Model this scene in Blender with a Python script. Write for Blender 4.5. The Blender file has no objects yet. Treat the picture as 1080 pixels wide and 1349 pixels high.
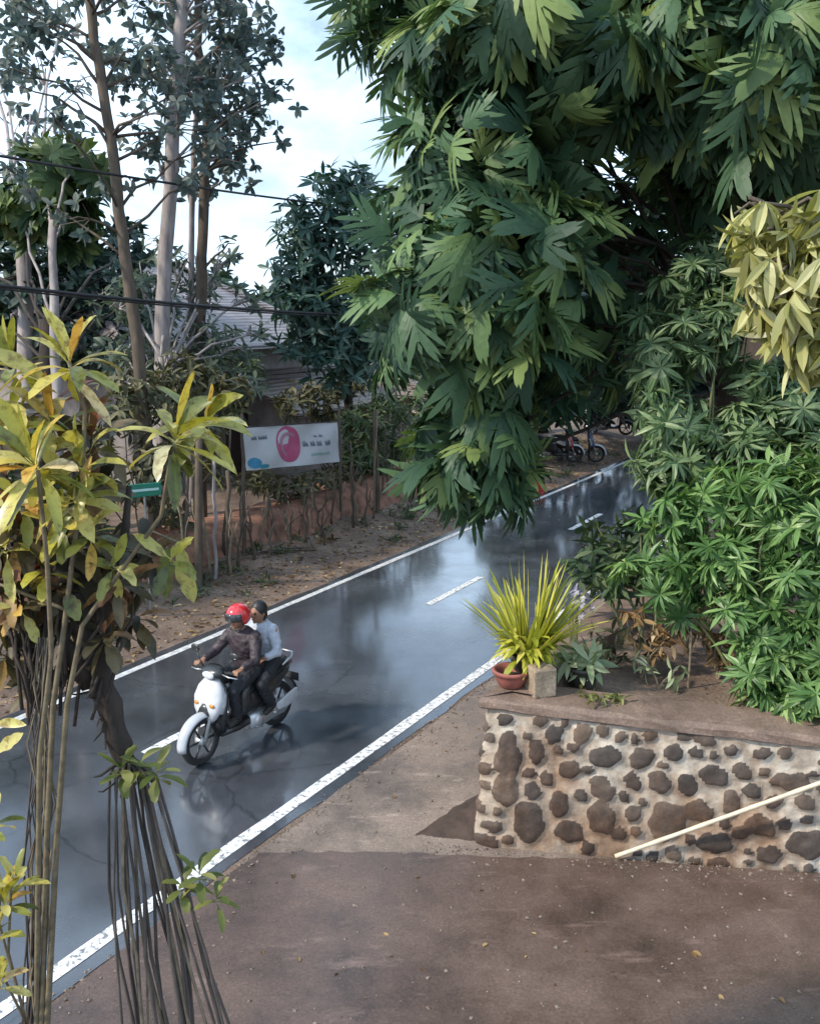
import bpy, math, random
import numpy as np
from mathutils import Vector, Matrix, noise as mnoise
PI = math.pi
random.seed(7)
RNG = np.random.default_rng(11)
scene = bpy.context.scene
COL = scene.collection
V = Vector

# ---------------------------------------------------------------- view geometry of the place
FPX, CX, CY, H, PITCH = 1300.0, 540.0, 674.5, 4.9, math.radians(11.9)
A = math.radians(30.3)                     # bearing of the road
DV = V((math.sin(A), math.cos(A), 0))      # along the road
NV = V((-math.cos(A), math.sin(A), 0))     # across the road, towards the far bank

def _ray(px, py):
    dx, dy = px - CX, py - CY
    return dx, FPX*math.cos(PITCH) - dy*math.sin(PITCH), -(FPX*math.sin(PITCH) + dy*math.cos(PITCH))
def at(px, py, Y):
    a, b, c = _ray(px, py); s = Y/b
    return V((a*s, Y, H + c*s))
def gnd(px, py, z=0.0):
    a, b, c = _ray(px, py); s = (z - H)/c
    return V((a*s, b*s, z))
def att(px, py, t):
    a, b, c = _ray(px, py); s = t/(a*NV.x + b*NV.y)
    return V((a*s, b*s, H + c*s))
def ut(u, t, z=0.0):
    return V((DV.x*u + NV.x*t, DV.y*u + NV.y*t, z))
def u_of(p): return p.x*DV.x + p.y*DV.y
def t_of(p): return p.x*NV.x + p.y*NV.y

# ---------------------------------------------------------------- mesh builder
class MB:
    def __init__(self): self.v = []; self.f = []; self.m = []; self.blocks = []
    def add(self, vs, fs, m=0):
        b = len(self.v)
        self.v.extend([tuple(p) for p in vs])
        for f in fs:
            self.f.append(tuple(b+i for i in f)); self.m.append(m)
        return b
    def box(self, lo, hi, m=0, mat=None):
        x0, y0, z0 = lo; x1, y1, z1 = hi
        vs = [V(p) for p in ((x0,y0,z0),(x1,y0,z0),(x1,y1,z0),(x0,y1,z0),(x0,y0,z1),(x1,y0,z1),(x1,y1,z1),(x0,y1,z1))]
        if mat is not None: vs = [mat @ p for p in vs]
        self.add(vs, [(3,2,1,0),(4,5,6,7),(0,1,5,4),(1,2,6,5),(2,3,7,6),(3,0,4,7)], m)
    def tube(self, pts, rad, n=8, m=0, cap=True, wob=0.0):
        pts = [V(p) for p in pts]
        if not hasattr(rad, '__len__'): rad = [rad]*len(pts)
        rings = []; prev = None
        for i, p in enumerate(pts):
            d = (pts[min(i+1, len(pts)-1)] - pts[max(i-1, 0)])
            d = d.normalized() if d.length > 1e-9 else V((0,0,1))
            if prev is None:
                a = d.cross(V((0,0,1)) if abs(d.z) < .9 else V((1,0,0))).normalized()
            else:
                a = (prev - d*prev.dot(d)); a = a.normalized() if a.length > 1e-6 else d.orthogonal().normalized()
            prev = a; b = d.cross(a)
            ring = []
            for k in range(n):
                th = 2*PI*k/n; r = rad[i]*(1 + (random.uniform(-wob, wob) if wob else 0))
                ring.append(p + a*(math.cos(th)*r) + b*(math.sin(th)*r))
            rings.append(ring)
        b0 = self.add([q for r in rings for q in r], [], m)
        for i in range(len(rings)-1):
            for k in range(n):
                self.f.append((b0+i*n+k, b0+i*n+(k+1)%n, b0+(i+1)*n+(k+1)%n, b0+(i+1)*n+k)); self.m.append(m)
        if cap:
            self.f.append(tuple(b0+k for k in range(n))[::-1]); self.m.append(m)
            e = b0+(len(rings)-1)*n
            self.f.append(tuple(e+k for k in range(n))); self.m.append(m)
    def loft(self, rings, m=0, n=16, cap=True):
        """rings: (centre, axis a vector, axis b vector, power)"""
        b0 = len(self.v)
        for c, a, b, pw in rings:
            c, a, b = V(c), V(a), V(b)
            for k in range(n):
                th = 2*PI*k/n; cs, sn = math.cos(th), math.sin(th)
                x = math.copysign(abs(cs)**(2/pw), cs); y = math.copysign(abs(sn)**(2/pw), sn)
                self.v.append(tuple(c + a*x + b*y))
        for i in range(len(rings)-1):
            for k in range(n):
                self.f.append((b0+i*n+k, b0+i*n+(k+1)%n, b0+(i+1)*n+(k+1)%n, b0+(i+1)*n+k)); self.m.append(m)
        if cap:
            self.f.append(tuple(b0+k for k in range(n))[::-1]); self.m.append(m)
            e = b0+(len(rings)-1)*n
            self.f.append(tuple(e+k for k in range(n))); self.m.append(m)
    def lathe(self, prof, c=(0,0,0), axis=(0,0,1), n=20, m=0, closed=False):
        c = V(c); ax = V(axis).normalized(); a = ax.orthogonal().normalized(); b = ax.cross(a)
        b0 = len(self.v)
        for r, h in prof:
            for k in range(n):
                th = 2*PI*k/n
                self.v.append(tuple(c + ax*h + (a*math.cos(th) + b*math.sin(th))*max(r, 1e-4)))
        L = len(prof)
        for i in range(L if closed else L-1):
            j = (i+1) % L
            for k in range(n):
                self.f.append((b0+i*n+k, b0+i*n+(k+1)%n, b0+j*n+(k+1)%n, b0+j*n+k)); self.m.append(m)
    def ball(self, c, r, n=12, m=0, sc=(1,1,1)):
        c = V(c); b0 = len(self.v); L = max(4, n//2+1)
        for i in range(L+1):
            ph = PI*i/L; rr = max(math.sin(ph), 1e-3)
            for k in range(n):
                th = 2*PI*k/n
                self.v.append((c.x+r*sc[0]*rr*math.cos(th), c.y+r*sc[1]*rr*math.sin(th), c.z+r*sc[2]*math.cos(ph)))
        for i in range(L):
            for k in range(n):
                self.f.append((b0+i*n+k, b0+(i+1)*n+k, b0+(i+1)*n+(k+1)%n, b0+i*n+(k+1)%n)); self.m.append(m)
    def scatter(self, tv, tf, mats, offs, m=0):
        """many copies of a leaf template; kept as numpy blocks"""
        tv = np.asarray(tv, float)
        P = np.einsum('nij,kj->nki', mats, tv) + offs[:, None, :]
        self.blocks.append((P.reshape(-1, 3), len(tv), tf, len(offs), m))
    def build(self, name, mats, parent=None, smooth=False, col=True):
        me = bpy.data.meshes.new(name)
        nv = len(self.v)
        V_ = [np.array(self.v, float).reshape(-1, 3)]
        loops = [np.array([i for f in self.f for i in f], np.int32)]
        tot = [np.array([len(f) for f in self.f], np.int32)]
        mi = [np.array(self.m, np.int32)]
        for P, k, tf, n, m in self.blocks:
            fl = np.concatenate([np.array(f) for f in tf]); ft = np.array([len(f) for f in tf])
            loops.append((fl[None, :] + (np.arange(n)*k + nv)[:, None]).ravel().astype(np.int32))
            tot.append(np.tile(ft, n).astype(np.int32)); mi.append(np.full(n*len(tf), m, np.int32))
            V_.append(P); nv += len(P)
        V_ = np.concatenate(V_); loops = np.concatenate(loops); tot = np.concatenate(tot); mi = np.concatenate(mi)
        me.vertices.add(len(V_)); me.vertices.foreach_set('co', V_.ravel())
        me.loops.add(len(loops)); me.loops.foreach_set('vertex_index', loops)
        me.polygons.add(len(tot))
        st = np.zeros(len(tot), np.int32); st[1:] = np.cumsum(tot)[:-1]
        me.polygons.foreach_set('loop_start', st); me.polygons.foreach_set('loop_total', tot)
        me.polygons.foreach_set('material_index', mi)
        me.polygons.foreach_set('use_smooth', np.full(len(tot), bool(smooth)))
        me.update(calc_edges=True); me.validate()
        if not isinstance(mats, (list, tuple)): mats = [mats]
        for x in mats: me.materials.append(x)
        o = bpy.data.objects.new(name, me); COL.objects.link(o)
        if parent is not None: o.parent = parent
        return o

def tag(o, label=None, cat=None, group=None, kind=None):
    if label: o['label'] = label
    if cat: o['category'] = cat
    if group: o['group'] = group
    if kind: o['kind'] = kind
    return o
def thing(name, label, cat, loc=(0,0,0), rotz=0, group=None):
    o = bpy.data.objects.new(name, None); COL.objects.link(o)
    o.location = loc; o.rotation_euler = (0, 0, rotz); o.empty_display_size = .2
    return tag(o, label, cat, group)
def copy_tree(o, parent=None):
    c = o.copy(); COL.objects.link(c); c.parent = parent
    for ch in list(o.children): copy_tree(ch, c)
    return c
def apply_mods(o):
    """replace the object's mesh by its evaluated mesh"""
    bpy.context.view_layer.update()
    dg = bpy.context.evaluated_depsgraph_get()
    me = bpy.data.meshes.new_from_object(o.evaluated_get(dg))
    mats = list(o.data.materials)
    o.modifiers.clear(); o.data = me
    if len(me.materials) == 0:
        for x in mats: me.materials.append(x)
    return o
def bevel(o, w=.01, seg=2, ang=35):
    b = o.modifiers.new('b', 'BEVEL'); b.width = w; b.segments = seg; b.limit_method = 'ANGLE'; b.angle_limit = math.radians(ang)
    return apply_mods(o)
def rebase(parts, origin):
    """world-built meshes become local to a thing standing at origin"""
    for o in parts:
        o.data.transform(Matrix.Translation(-V(origin)))

# ---------------------------------------------------------------- materials
def new_mat(name):
    m = bpy.data.materials.new(name); m.use_nodes = True
    nt = m.node_tree; nt.nodes.clear()
    out = nt.nodes.new('ShaderNodeOutputMaterial'); p = nt.nodes.new('ShaderNodeBsdfPrincipled')
    nt.links.new(p.outputs[0], out.inputs[0])
    return m, nt, p, out
def nd(nt, typ, **kw):
    n = nt.nodes.new(typ)
    for k, v in kw.items():
        if k in n.inputs: n.inputs[k].default_value = v
        else: setattr(n, k, v)
    return n
def ramp(nt, stops, interp='LINEAR'):
    n = nt.nodes.new('ShaderNodeValToRGB'); cr = n.color_ramp; cr.interpolation = interp
    while len(cr.elements) > 1: cr.elements.remove(cr.elements[-1])
    for i, (p, c) in enumerate(stops):
        e = cr.elements[0] if i == 0 else cr.elements.new(p)
        e.position = p; e.color = (*c, 1) if len(c) == 3 else c
    return n
def obj_noise(nt, scale, detail=4, rough=.55, stretch=None):
    tc = nd(nt, 'ShaderNodeTexCoord'); src = tc.outputs['Object']
    if stretch:
        mp = nd(nt, 'ShaderNodeMapping'); mp.inputs['Scale'].default_value = stretch
        nt.links.new(src, mp.inputs['Vector']); src = mp.outputs[0]
    n = nd(nt, 'ShaderNodeTexNoise', Scale=scale, Detail=detail, Roughness=rough)
    nt.links.new(src, n.inputs['Vector'])
    return n
def plain(name, c, rough=.5, metal=0.0, var=.25, scale=6.0, bump=0.0, bscale=60, coat=0.0, stretch=None, spec=.5):
    m, nt, p, out = new_mat(name)
    n = obj_noise(nt, scale, 5, .6, stretch)
    lo = tuple(x*(1-var) for x in c); hi = tuple(min(1, x*(1+var)) for x in c)
    r = ramp(nt, [(.3, lo), (.7, hi)])
    nt.links.new(n.outputs['Fac'], r.inputs[0]); nt.links.new(r.outputs[0], p.inputs['Base Color'])
    p.inputs['Roughness'].default_value = rough; p.inputs['Metallic'].default_value = metal
    p.inputs['Coat Weight'].default_value = coat; p.inputs['Specular IOR Level'].default_value = spec
    if bump:
        n2 = obj_noise(nt, bscale, 4, .6, stretch)
        b = nd(nt, 'ShaderNodeBump', Strength=bump, Distance=.01)
        nt.links.new(n2.outputs['Fac'], b.inputs['Height']); nt.links.new(b.outputs[0], p.inputs['Normal'])
    return m
def leafmat(name, stops, rough=.42, trans=.3, spec=.4, tint=(1.25, 1.3, .6), blotch=0.0):
    m, nt, p, out = new_mat(name)
    g = nd(nt, 'ShaderNodeNewGeometry')
    r = ramp(nt, stops)
    nt.links.new(g.outputs['Random Per Island'], r.inputs[0])
    n = obj_noise(nt, 1.1, 2)
    mul = nd(nt, 'ShaderNodeMix', data_type='RGBA', blend_type='MULTIPLY'); mul.inputs['Factor'].default_value = .55
    rr = ramp(nt, [(.3, (.55, .6, .6)), (.7, (1.25, 1.2, 1.0))])
    nt.links.new(n.outputs['Fac'], rr.inputs[0])
    nt.links.new(r.outputs[0], mul.inputs[6]); nt.links.new(rr.outputs[0], mul.inputs[7])
    if blotch:
        nb = obj_noise(nt, 22, 5, .7); rb = ramp(nt, [(.34, (.32,.2,.1)), (.5, (1,1,1)), (.68, (1.15,1.15,1.2))]); nt.links.new(nb.outputs['Fac'], rb.inputs[0])
        m3 = nd(nt, 'ShaderNodeMix', data_type='RGBA', blend_type='MULTIPLY'); m3.inputs['Factor'].default_value = blotch
        nt.links.new(mul.outputs[2], m3.inputs[6]); nt.links.new(rb.outputs[0], m3.inputs[7]); mul = m3
    nt.links.new(mul.outputs[2], p.inputs['Base Color'])
    p.inputs['Roughness'].default_value = rough; p.inputs['Specular IOR Level'].default_value = spec
    tr = nd(nt, 'ShaderNodeBsdfTranslucent')
    tm = nd(nt, 'ShaderNodeMix', data_type='RGBA', blend_type='MULTIPLY'); tm.inputs['Factor'].default_value = 1
    tm.inputs[7].default_value = (*tint, 1)
    nt.links.new(mul.outputs[2], tm.inputs[6]); nt.links.new(tm.outputs[2], tr.inputs['Color'])
    mx = nd(nt, 'ShaderNodeMixShader'); mx.inputs[0].default_value = trans
    nt.links.new(p.outputs[0], mx.inputs[1]); nt.links.new(tr.outputs[0], mx.inputs[2])
    nt.links.new(mx.outputs[0], out.inputs[0])
    return m

M = {}
M['breadfruit'] = leafmat('breadfruit_leaf', [(0, (.022,.055,.034)), (.45, (.06,.12,.066)), (.8, (.11,.185,.08)), (1, (.2,.26,.09))], .5, .2, .3)
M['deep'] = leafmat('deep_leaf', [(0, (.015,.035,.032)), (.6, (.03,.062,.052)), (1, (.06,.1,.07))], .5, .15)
M['teak'] = leafmat('tall_leaf', [(0, (.06,.09,.095)), (.6, (.11,.145,.14)), (1, (.2,.21,.19))], .5, .4, tint=(1.1,1.2,1.1))  # sky glow and overexposure put into the leaf colour: greyer, lighter, bluish
M['young'] = leafmat('young_leaf', [(0, (.025,.065,.06)), (.6, (.05,.11,.095)), (1, (.13,.2,.17))], .4, .2)
M['papaya'] = leafmat('papaya_leaf', [(0, (.03,.07,.03)), (.6, (.07,.12,.045)), (1, (.16,.2,.07))], .45, .25)
M['cassava'] = leafmat('cassava_leaf', [(0, (.05,.11,.03)), (.5, (.11,.22,.07)), (.9, (.21,.34,.12)), (1, (.32,.44,.18))], .4, .3)
M['cassava_pale'] = leafmat('pale_shrub_leaf', [(0, (.05,.1,.05)), (.5, (.11,.18,.085)), (1, (.24,.32,.17))], .42, .28)
M['mango'] = leafmat('mango_leaf', [(0, (.16,.16,.05)), (.4, (.33,.32,.11)), (.8, (.52,.49,.22)), (1, (.64,.62,.38))], .35, .28, .55)
M['hedge'] = leafmat('hedge_leaf', [(0, (.045,.05,.028)), (.5, (.1,.1,.055)), (1, (.2,.18,.1))], .6, .2)
M['hedge_green'] = leafmat('hedge_green_leaf', [(0, (.025,.05,.025)), (.5, (.05,.09,.04)), (1, (.13,.17,.08))], .6, .2)
M['dry_bush'] = leafmat('dry_bush_leaf', [(0, (.04,.035,.02)), (.5, (.1,.085,.045)), (.85, (.2,.14,.075)), (1, (.2,.2,.09))], .7, .2, .2)
M['croton'] = leafmat('croton_leaf', [(0, (.10,.12,.03)), (.25, (.22,.24,.06)), (.45, (.46,.42,.06)), (.72, (.55,.5,.2)), (.84, (.55,.46,.1)), (.93, (.55,.27,.05)), (1, (.66,.6,.36))], .33, .3, .5, (1.2,1.15,.5), .85)
M['croton_dark'] = leafmat('croton_dark_leaf', [(0, (.035,.032,.02)), (.4, (.09,.075,.04)), (.7, (.17,.13,.07)), (.85, (.2,.07,.05)), (1, (.34,.22,.08))], .5, .25, blotch=.8)
M['spiky'] = leafmat('spiky_leaf', [(0, (.2,.24,.03)), (.5, (.45,.44,.05)), (1, (.65,.58,.14))], .35, .25)
M['pale_leaf'] = leafmat('pale_leaf', [(0, (.2,.27,.14)), (.5, (.4,.45,.28)), (1, (.62,.65,.48))], .45, .25)
M['lilac'] = leafmat('lilac_petal', [(0, (.3,.28,.38)), (1, (.52,.49,.58))], .6, .3, tint=(1,1,1))
M['dry'] = leafmat('dry_leaf', [(0, (.09,.05,.025)), (.5, (.22,.13,.06)), (.85, (.4,.27,.14)), (1, (.55,.42,.28))], .7, .15, .2, (1.1,1,.8))
M['fern'] = leafmat('fern_leaf', [(0, (.06,.09,.02)), (.6, (.16,.18,.05)), (1, (.28,.27,.1))], .5, .3)
M['bark'] = plain('bark', (.1,.075,.055), .85, var=.45, scale=9, bump=.8, bscale=30, stretch=(1,1,.25))
M['bark_pale'] = plain('pale_bark', (.3,.26,.25), .85, var=.4, scale=7, bump=.6, bscale=25, stretch=(1,1,.3))
M['bark_dark'] = plain('dark_bark', (.032,.023,.018), .85, var=.5, scale=14, bump=.9, bscale=45, stretch=(1,1,.3))
M['stem'] = plain('croton_stem', (.14,.11,.065), .6, var=.4, scale=25)
M['root'] = plain('hanging_root', (.075,.062,.055), .6, var=.5, scale=30, stretch=(1,1,.2))
M['green_stem'] = plain('green_stem', (.12,.13,.05), .6, var=.3, scale=20)
M['vine'] = plain('dry_vine', (.19,.15,.1), .7, var=.4, scale=20)

def ground_material():
    m, nt, p, out = new_mat('bare_soil')
    n = obj_noise(nt, 1.4, 8, .65); r = ramp(nt, [(.3, (.09,.06,.046)), (.5, (.17,.118,.09)), (.7, (.27,.2,.155))])
    nt.links.new(n.outputs['Fac'], r.inputs[0])
    n2 = obj_noise(nt, 28, 6, .7); r2 = ramp(nt, [(.35, (.5,.5,.5)), (.65, (1.35,1.3,1.25))])
    nt.links.new(n2.outputs['Fac'], r2.inputs[0])
    mx = nd(nt, 'ShaderNodeMix', data_type='RGBA', blend_type='MULTIPLY'); mx.inputs['Factor'].default_value = .8
    nt.links.new(r.outputs[0], mx.inputs[6]); nt.links.new(r2.outputs[0], mx.inputs[7])
    nt.links.new(mx.outputs[2], p.inputs['Base Color']); p.inputs['Roughness'].default_value = .85
    b = nd(nt, 'ShaderNodeBump', Strength=.7, Distance=.04); nt.links.new(n2.outputs['Fac'], b.inputs['Height']); nt.links.new(b.outputs[0], p.inputs['Normal'])
    return m
def road_material():
    m, nt, p, out = new_mat('wet_asphalt')
    n = obj_noise(nt, 1.1, 6, .6, (1,1,1)); r = ramp(nt, [(.3, (.036,.039,.048)), (.7, (.075,.079,.092))])
    nt.links.new(n.outputs['Fac'], r.inputs[0])
    n2 = obj_noise(nt, 160, 3, .7); r2 = ramp(nt, [(.3, (.6,.6,.6)), (.7, (1.4,1.4,1.4))])
    nt.links.new(n2.outputs['Fac'], r2.inputs[0])
    mx = nd(nt, 'ShaderNodeMix', data_type='RGBA', blend_type='MULTIPLY'); mx.inputs['Factor'].default_value = 1
    nt.links.new(r.outputs[0], mx.inputs[6]); nt.links.new(r2.outputs[0], mx.inputs[7]); nt.links.new(mx.outputs[2], p.inputs['Base Color'])
    n3 = obj_noise(nt, .55, 6, .65); r3 = ramp(nt, [(.38, (.07,.07,.07)), (.66, (.34,.34,.34))])
    nt.links.new(n3.outputs['Fac'], r3.inputs[0]); nt.links.new(r3.outputs[0], p.inputs['Roughness'])
    n6 = obj_noise(nt, 1.3, 6, .7); r6 = ramp(nt, [(.38, (1,1,1)), (.62, (.75,.75,.75))]); nt.links.new(n6.outputs['Fac'], r6.inputs[0]); nt.links.new(r6.outputs[0], p.inputs['Coat Weight'])
    p.inputs['Specular IOR Level'].default_value = .8; p.inputs['Coat Roughness'].default_value = .08; p.inputs['Coat IOR'].default_value = 1.85
    n4 = obj_noise(nt, 55, 5, .75)
    ad = nd(nt, 'ShaderNodeMath', operation='ADD'); nt.links.new(n2.outputs['Fac'], ad.inputs[0]); nt.links.new(n4.outputs['Fac'], ad.inputs[1])
    b = nd(nt, 'ShaderNodeBump', Strength=.16, Distance=.004); nt.links.new(ad.outputs[0], b.inputs['Height']); nt.links.new(b.outputs[0], p.inputs['Normal'])
    b2 = nd(nt, 'ShaderNodeBump', Strength=.05, Distance=.004); nt.links.new(n4.outputs['Fac'], b2.inputs['Height']); nt.links.new(b2.outputs[0], p.inputs['Coat Normal'])
    # hairline cracks and a few darker repairs
    nw = obj_noise(nt, 2.2, 4, .6); tcv = nd(nt, 'ShaderNodeTexCoord')
    mv = nd(nt, 'ShaderNodeMix', data_type='RGBA'); mv.inputs['Factor'].default_value = .22; nt.links.new(tcv.outputs['Object'], mv.inputs[6]); nt.links.new(nw.outputs['Color'], mv.inputs[7])
    vo = nd(nt, 'ShaderNodeTexVoronoi', Scale=.75, feature='DISTANCE_TO_EDGE'); nt.links.new(mv.outputs[2], vo.inputs['Vector'])
    rc = ramp(nt, [(.0, (.35,.35,.35)), (.012, (1,1,1))]); nt.links.new(vo.outputs['Distance'], rc.inputs[0])
    mc = nd(nt, 'ShaderNodeMix', data_type='RGBA', blend_type='MULTIPLY'); mc.inputs['Factor'].default_value = .7
    nt.links.new(mx.outputs[2], mc.inputs[6]); nt.links.new(rc.outputs[0], mc.inputs[7]); nt.links.new(mc.outputs[2], p.inputs['Base Color'])
    return m
def concrete_material(name, c, dark, wet=.35, sc=.9):
    m, nt, p, out = new_mat(name)
    n = obj_noise(nt, sc, 9, .68); r = ramp(nt, [(.32, dark), (.5, c), (.72, tuple(x*1.45 for x in c))])
    nt.links.new(n.outputs['Fac'], r.inputs[0])
    n2 = obj_noise(nt, 45, 6, .75); r2 = ramp(nt, [(.3, (.5,.5,.5)), (.58, (1.1,1.1,1.1)), (.72, (2.0,1.95,1.9))])
    nt.links.new(n2.outputs['Fac'], r2.inputs[0])
    mx = nd(nt, 'ShaderNodeMix', data_type='RGBA', blend_type='MULTIPLY'); mx.inputs['Factor'].default_value = .8
    nt.links.new(r.outputs[0], mx.inputs[6]); nt.links.new(r2.outputs[0], mx.inputs[7])
    # worn pale scrapes
    n4 = obj_noise(nt, 3.0, 7, .75, (.5, 1.6, 1)); r4 = ramp(nt, [(.57, (0,0,0)), (.74, (.9,.9,.9))])
    nt.links.new(n4.outputs['Fac'], r4.inputs[0])
    mx2 = nd(nt, 'ShaderNodeMix', data_type='RGBA'); nt.links.new(r4.outputs[0], mx2.inputs['Factor'])
    nt.links.new(mx.outputs[2], mx2.inputs[6]); mx2.inputs[7].default_value = (c[0]*2.0, c[1]*2.1, c[2]*2.2, 1)
    nt.links.new(mx2.outputs[2], p.inputs['Base Color'])
    r3 = ramp(nt, [(.35, (wet,wet,wet)), (.65, (.8,.8,.8))]); nt.links.new(n.outputs['Fac'], r3.inputs[0]); nt.links.new(r3.outputs[0], p.inputs['Roughness'])
    b = nd(nt, 'ShaderNodeBump', Strength=.35, Distance=.012); nt.links.new(n2.outputs['Fac'], b.inputs['Height']); nt.links.new(b.outputs[0], p.inputs['Normal'])
    return m
M['soil'] = ground_material()
M['asphalt'] = road_material()
M['drive'] = concrete_material('wet_brown_concrete', (.105,.067,.052), (.046,.03,.025), .08)
_p = [n for n in M['drive'].node_tree.nodes if n.type == 'BSDF_PRINCIPLED'][0]; _p.inputs['Coat Weight'].default_value = .6; _p.inputs['Coat Roughness'].default_value = .22; _p.inputs['Coat IOR'].default_value = 1.4
M['apron'] = concrete_material('verge_concrete', (.21,.16,.13), (.11,.082,.066), .4)
M['mound_brown'] = plain('dark_mound_brown', (.05,.03,.022), .8, var=.4, scale=8, bump=.8, bscale=30)
def paint_material():
    m, nt, p, out = new_mat('road_paint')
    n = obj_noise(nt, 18, 6, .75); r = ramp(nt, [(.40, (.16,.16,.17)), (.50, (.74,.74,.74))])
    nt.links.new(n.outputs['Fac'], r.inputs[0]); nt.links.new(r.outputs[0], p.inputs['Base Color']); p.inputs['Roughness'].default_value = .55
    return m
M['paint'] = paint_material()
M['paint_worn'] = plain('worn_road_paint', (.5,.5,.5), .6, var=.4, scale=14)

# ---------------------------------------------------------------- leaf templates: length 1 along +x, face up +z
def tmpl_simple(w=.28, droop=.25, fold=.12, seg=3):
    vs, fs = [], []
    xs = [0] + [(i+1)/(seg+1) for i in range(seg)] + [1.0]
    for i, x in enumerate(xs):
        ww = w*math.sin(PI*min(1, (x*.92+.06)))**.8*.5 if 0 < i < len(xs)-1 else (.012 if i == 0 else 0.004)
        z = -droop*x*x
        vs += [(x, -ww, z+fold*ww*2), (x, 0, z), (x, ww, z+fold*ww*2)]
    for i in range(len(xs)-1):
        a = i*3; fs += [(a, a+3, a+4, a+1), (a+1, a+4, a+5, a+2)]
    return vs, fs
def tmpl_lobed(lobes=5, droop=.4, seed=1, deep=1.0):
    """breadfruit leaf: long narrow fingers either side of a midrib, sharing its vertices"""
    rn = random.Random(seed); vs, fs = [], []
    z = lambda x, y: -droop*x*x - .55*y*y
    def P(x, y): vs.append((x, y, z(x, y))); return len(vs)-1
    xs = [.14 + .66*i/lobes for i in range(lobes+1)]
    root = P(0, 0); mid = [P(x, 0) for x in xs]; fs_root = (P(.02, -.012), P(.02, .012))
    fs.append((root, fs_root[0], mid[0], fs_root[1]))
    for sg in (-1, 1):
        for i in range(lobes):
            x0, x1 = xs[i], xs[i+1]; th = math.radians(rn.uniform(38, 58) - 12*i/lobes)
            L = (.24 + .34*math.sin(PI*(.12+.7*(i+.5)/lobes)))*rn.uniform(.85, 1.12)*deep
            c, s_ = math.cos(th), math.sin(th); xm = (x0+x1)/2 + .01; w = .052*rn.uniform(.85, 1.15)
            def Q(l, o): return P(xm + c*l - o*s_*1.0, sg*(.012 + s_*l + o*c))
            a, b = P(x0+.005, sg*.03), P(x1-.005, sg*.03)
            q1, q2 = Q(L*.5, w*1.0), Q(L*.5, -w*1.0); q3, q4 = Q(L*.8, w*.8), Q(L*.8, -w*.8); q5 = Q(L, 0)
            F = [(mid[i], a, b, mid[i+1])[::-1], (a, q1, q2, b), (q1, q3, q4, q2), (q3, q5, q4)]
            fs += [f if sg > 0 else f[::-1] for f in F]
    x = xs[-1]; t1, t2, t3 = P(x+.09, -.045), P(x+.09, .045), P(1.0, 0)
    fs.append((mid[-1], t1, t3, t2))
    return vs, fs
def tmpl_palmate(n=7, spread=250, w=.17, droop=.5):
    vs, fs = [(0, 0, 0)], []
    for i in range(n):
        th = math.radians(-spread/2 + spread*i/(n-1)); L = .62 + .38*math.cos(th*.6)
        c, s = math.cos(th), math.sin(th)
        b = len(vs)
        def pt(x, y): return (c*x - s*y, s*x + c*y, .08*x - droop*x*x)
        vs += [pt(.38*L, -w*L*.5), pt(.42*L, 0), pt(.38*L, w*L*.5), pt(.72*L, -w*L*.42), pt(.74*L, w*L*.42), pt(L, 0)]
        fs += [(0, b, b+1), (0, b+1, b+2), (b, b+3, b+1), (b+1, b+4, b+2), (b+1, b+3, b+5, b+4)]
    return vs, fs
def tmpl_frond(n=9, droop=.5):
    """feather leaf with narrow leaflets on a midrib"""
    vs, fs = [], []
    prev = None
    for i in range(n+1):
        x = i/n; z = -droop*x*x
        vs += [(x, -.008, z), (x, .008, z)]; b = len(vs)-2
        if prev is not None: fs.append((prev, b, b+1, prev+1))
        if 0 < i:
            L = .3*math.sin(PI*(.15+.8*x))+.05
            for s in (-1, 1):
                base = b if s < 0 else b+1
                k = len(vs)
                vs += [(x+.04, s*.5*L, z-.05*L), (x-.02, s*.5*L, z-.05*L), (x+.1, s*L, z-.25*L)]
                fs.append((base, k, k+2, k+1))
        prev = b
    return vs, fs
T_SIMPLE = tmpl_simple(); T_WIDE = tmpl_simple(.5, .2, .15); T_NARROW = tmpl_simple(.16, .3, .1)
T_LOBED = [tmpl_lobed(5, .4, 1), tmpl_lobed(4, .25, 2, 1.1), tmpl_lobed(6, .6, 3, .95)]; T_PALM = [tmpl_palmate(7), tmpl_palmate(5, 200, .22, .75), tmpl_palmate(6, 270, .19, .3), tmpl_simple(.2, .4, .12)]; T_FROND = tmpl_frond()
T_MANGO = tmpl_simple(.24, .12, .2, 4); T_PAPAYA = tmpl_palmate(7, 300, .34, .35)

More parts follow.
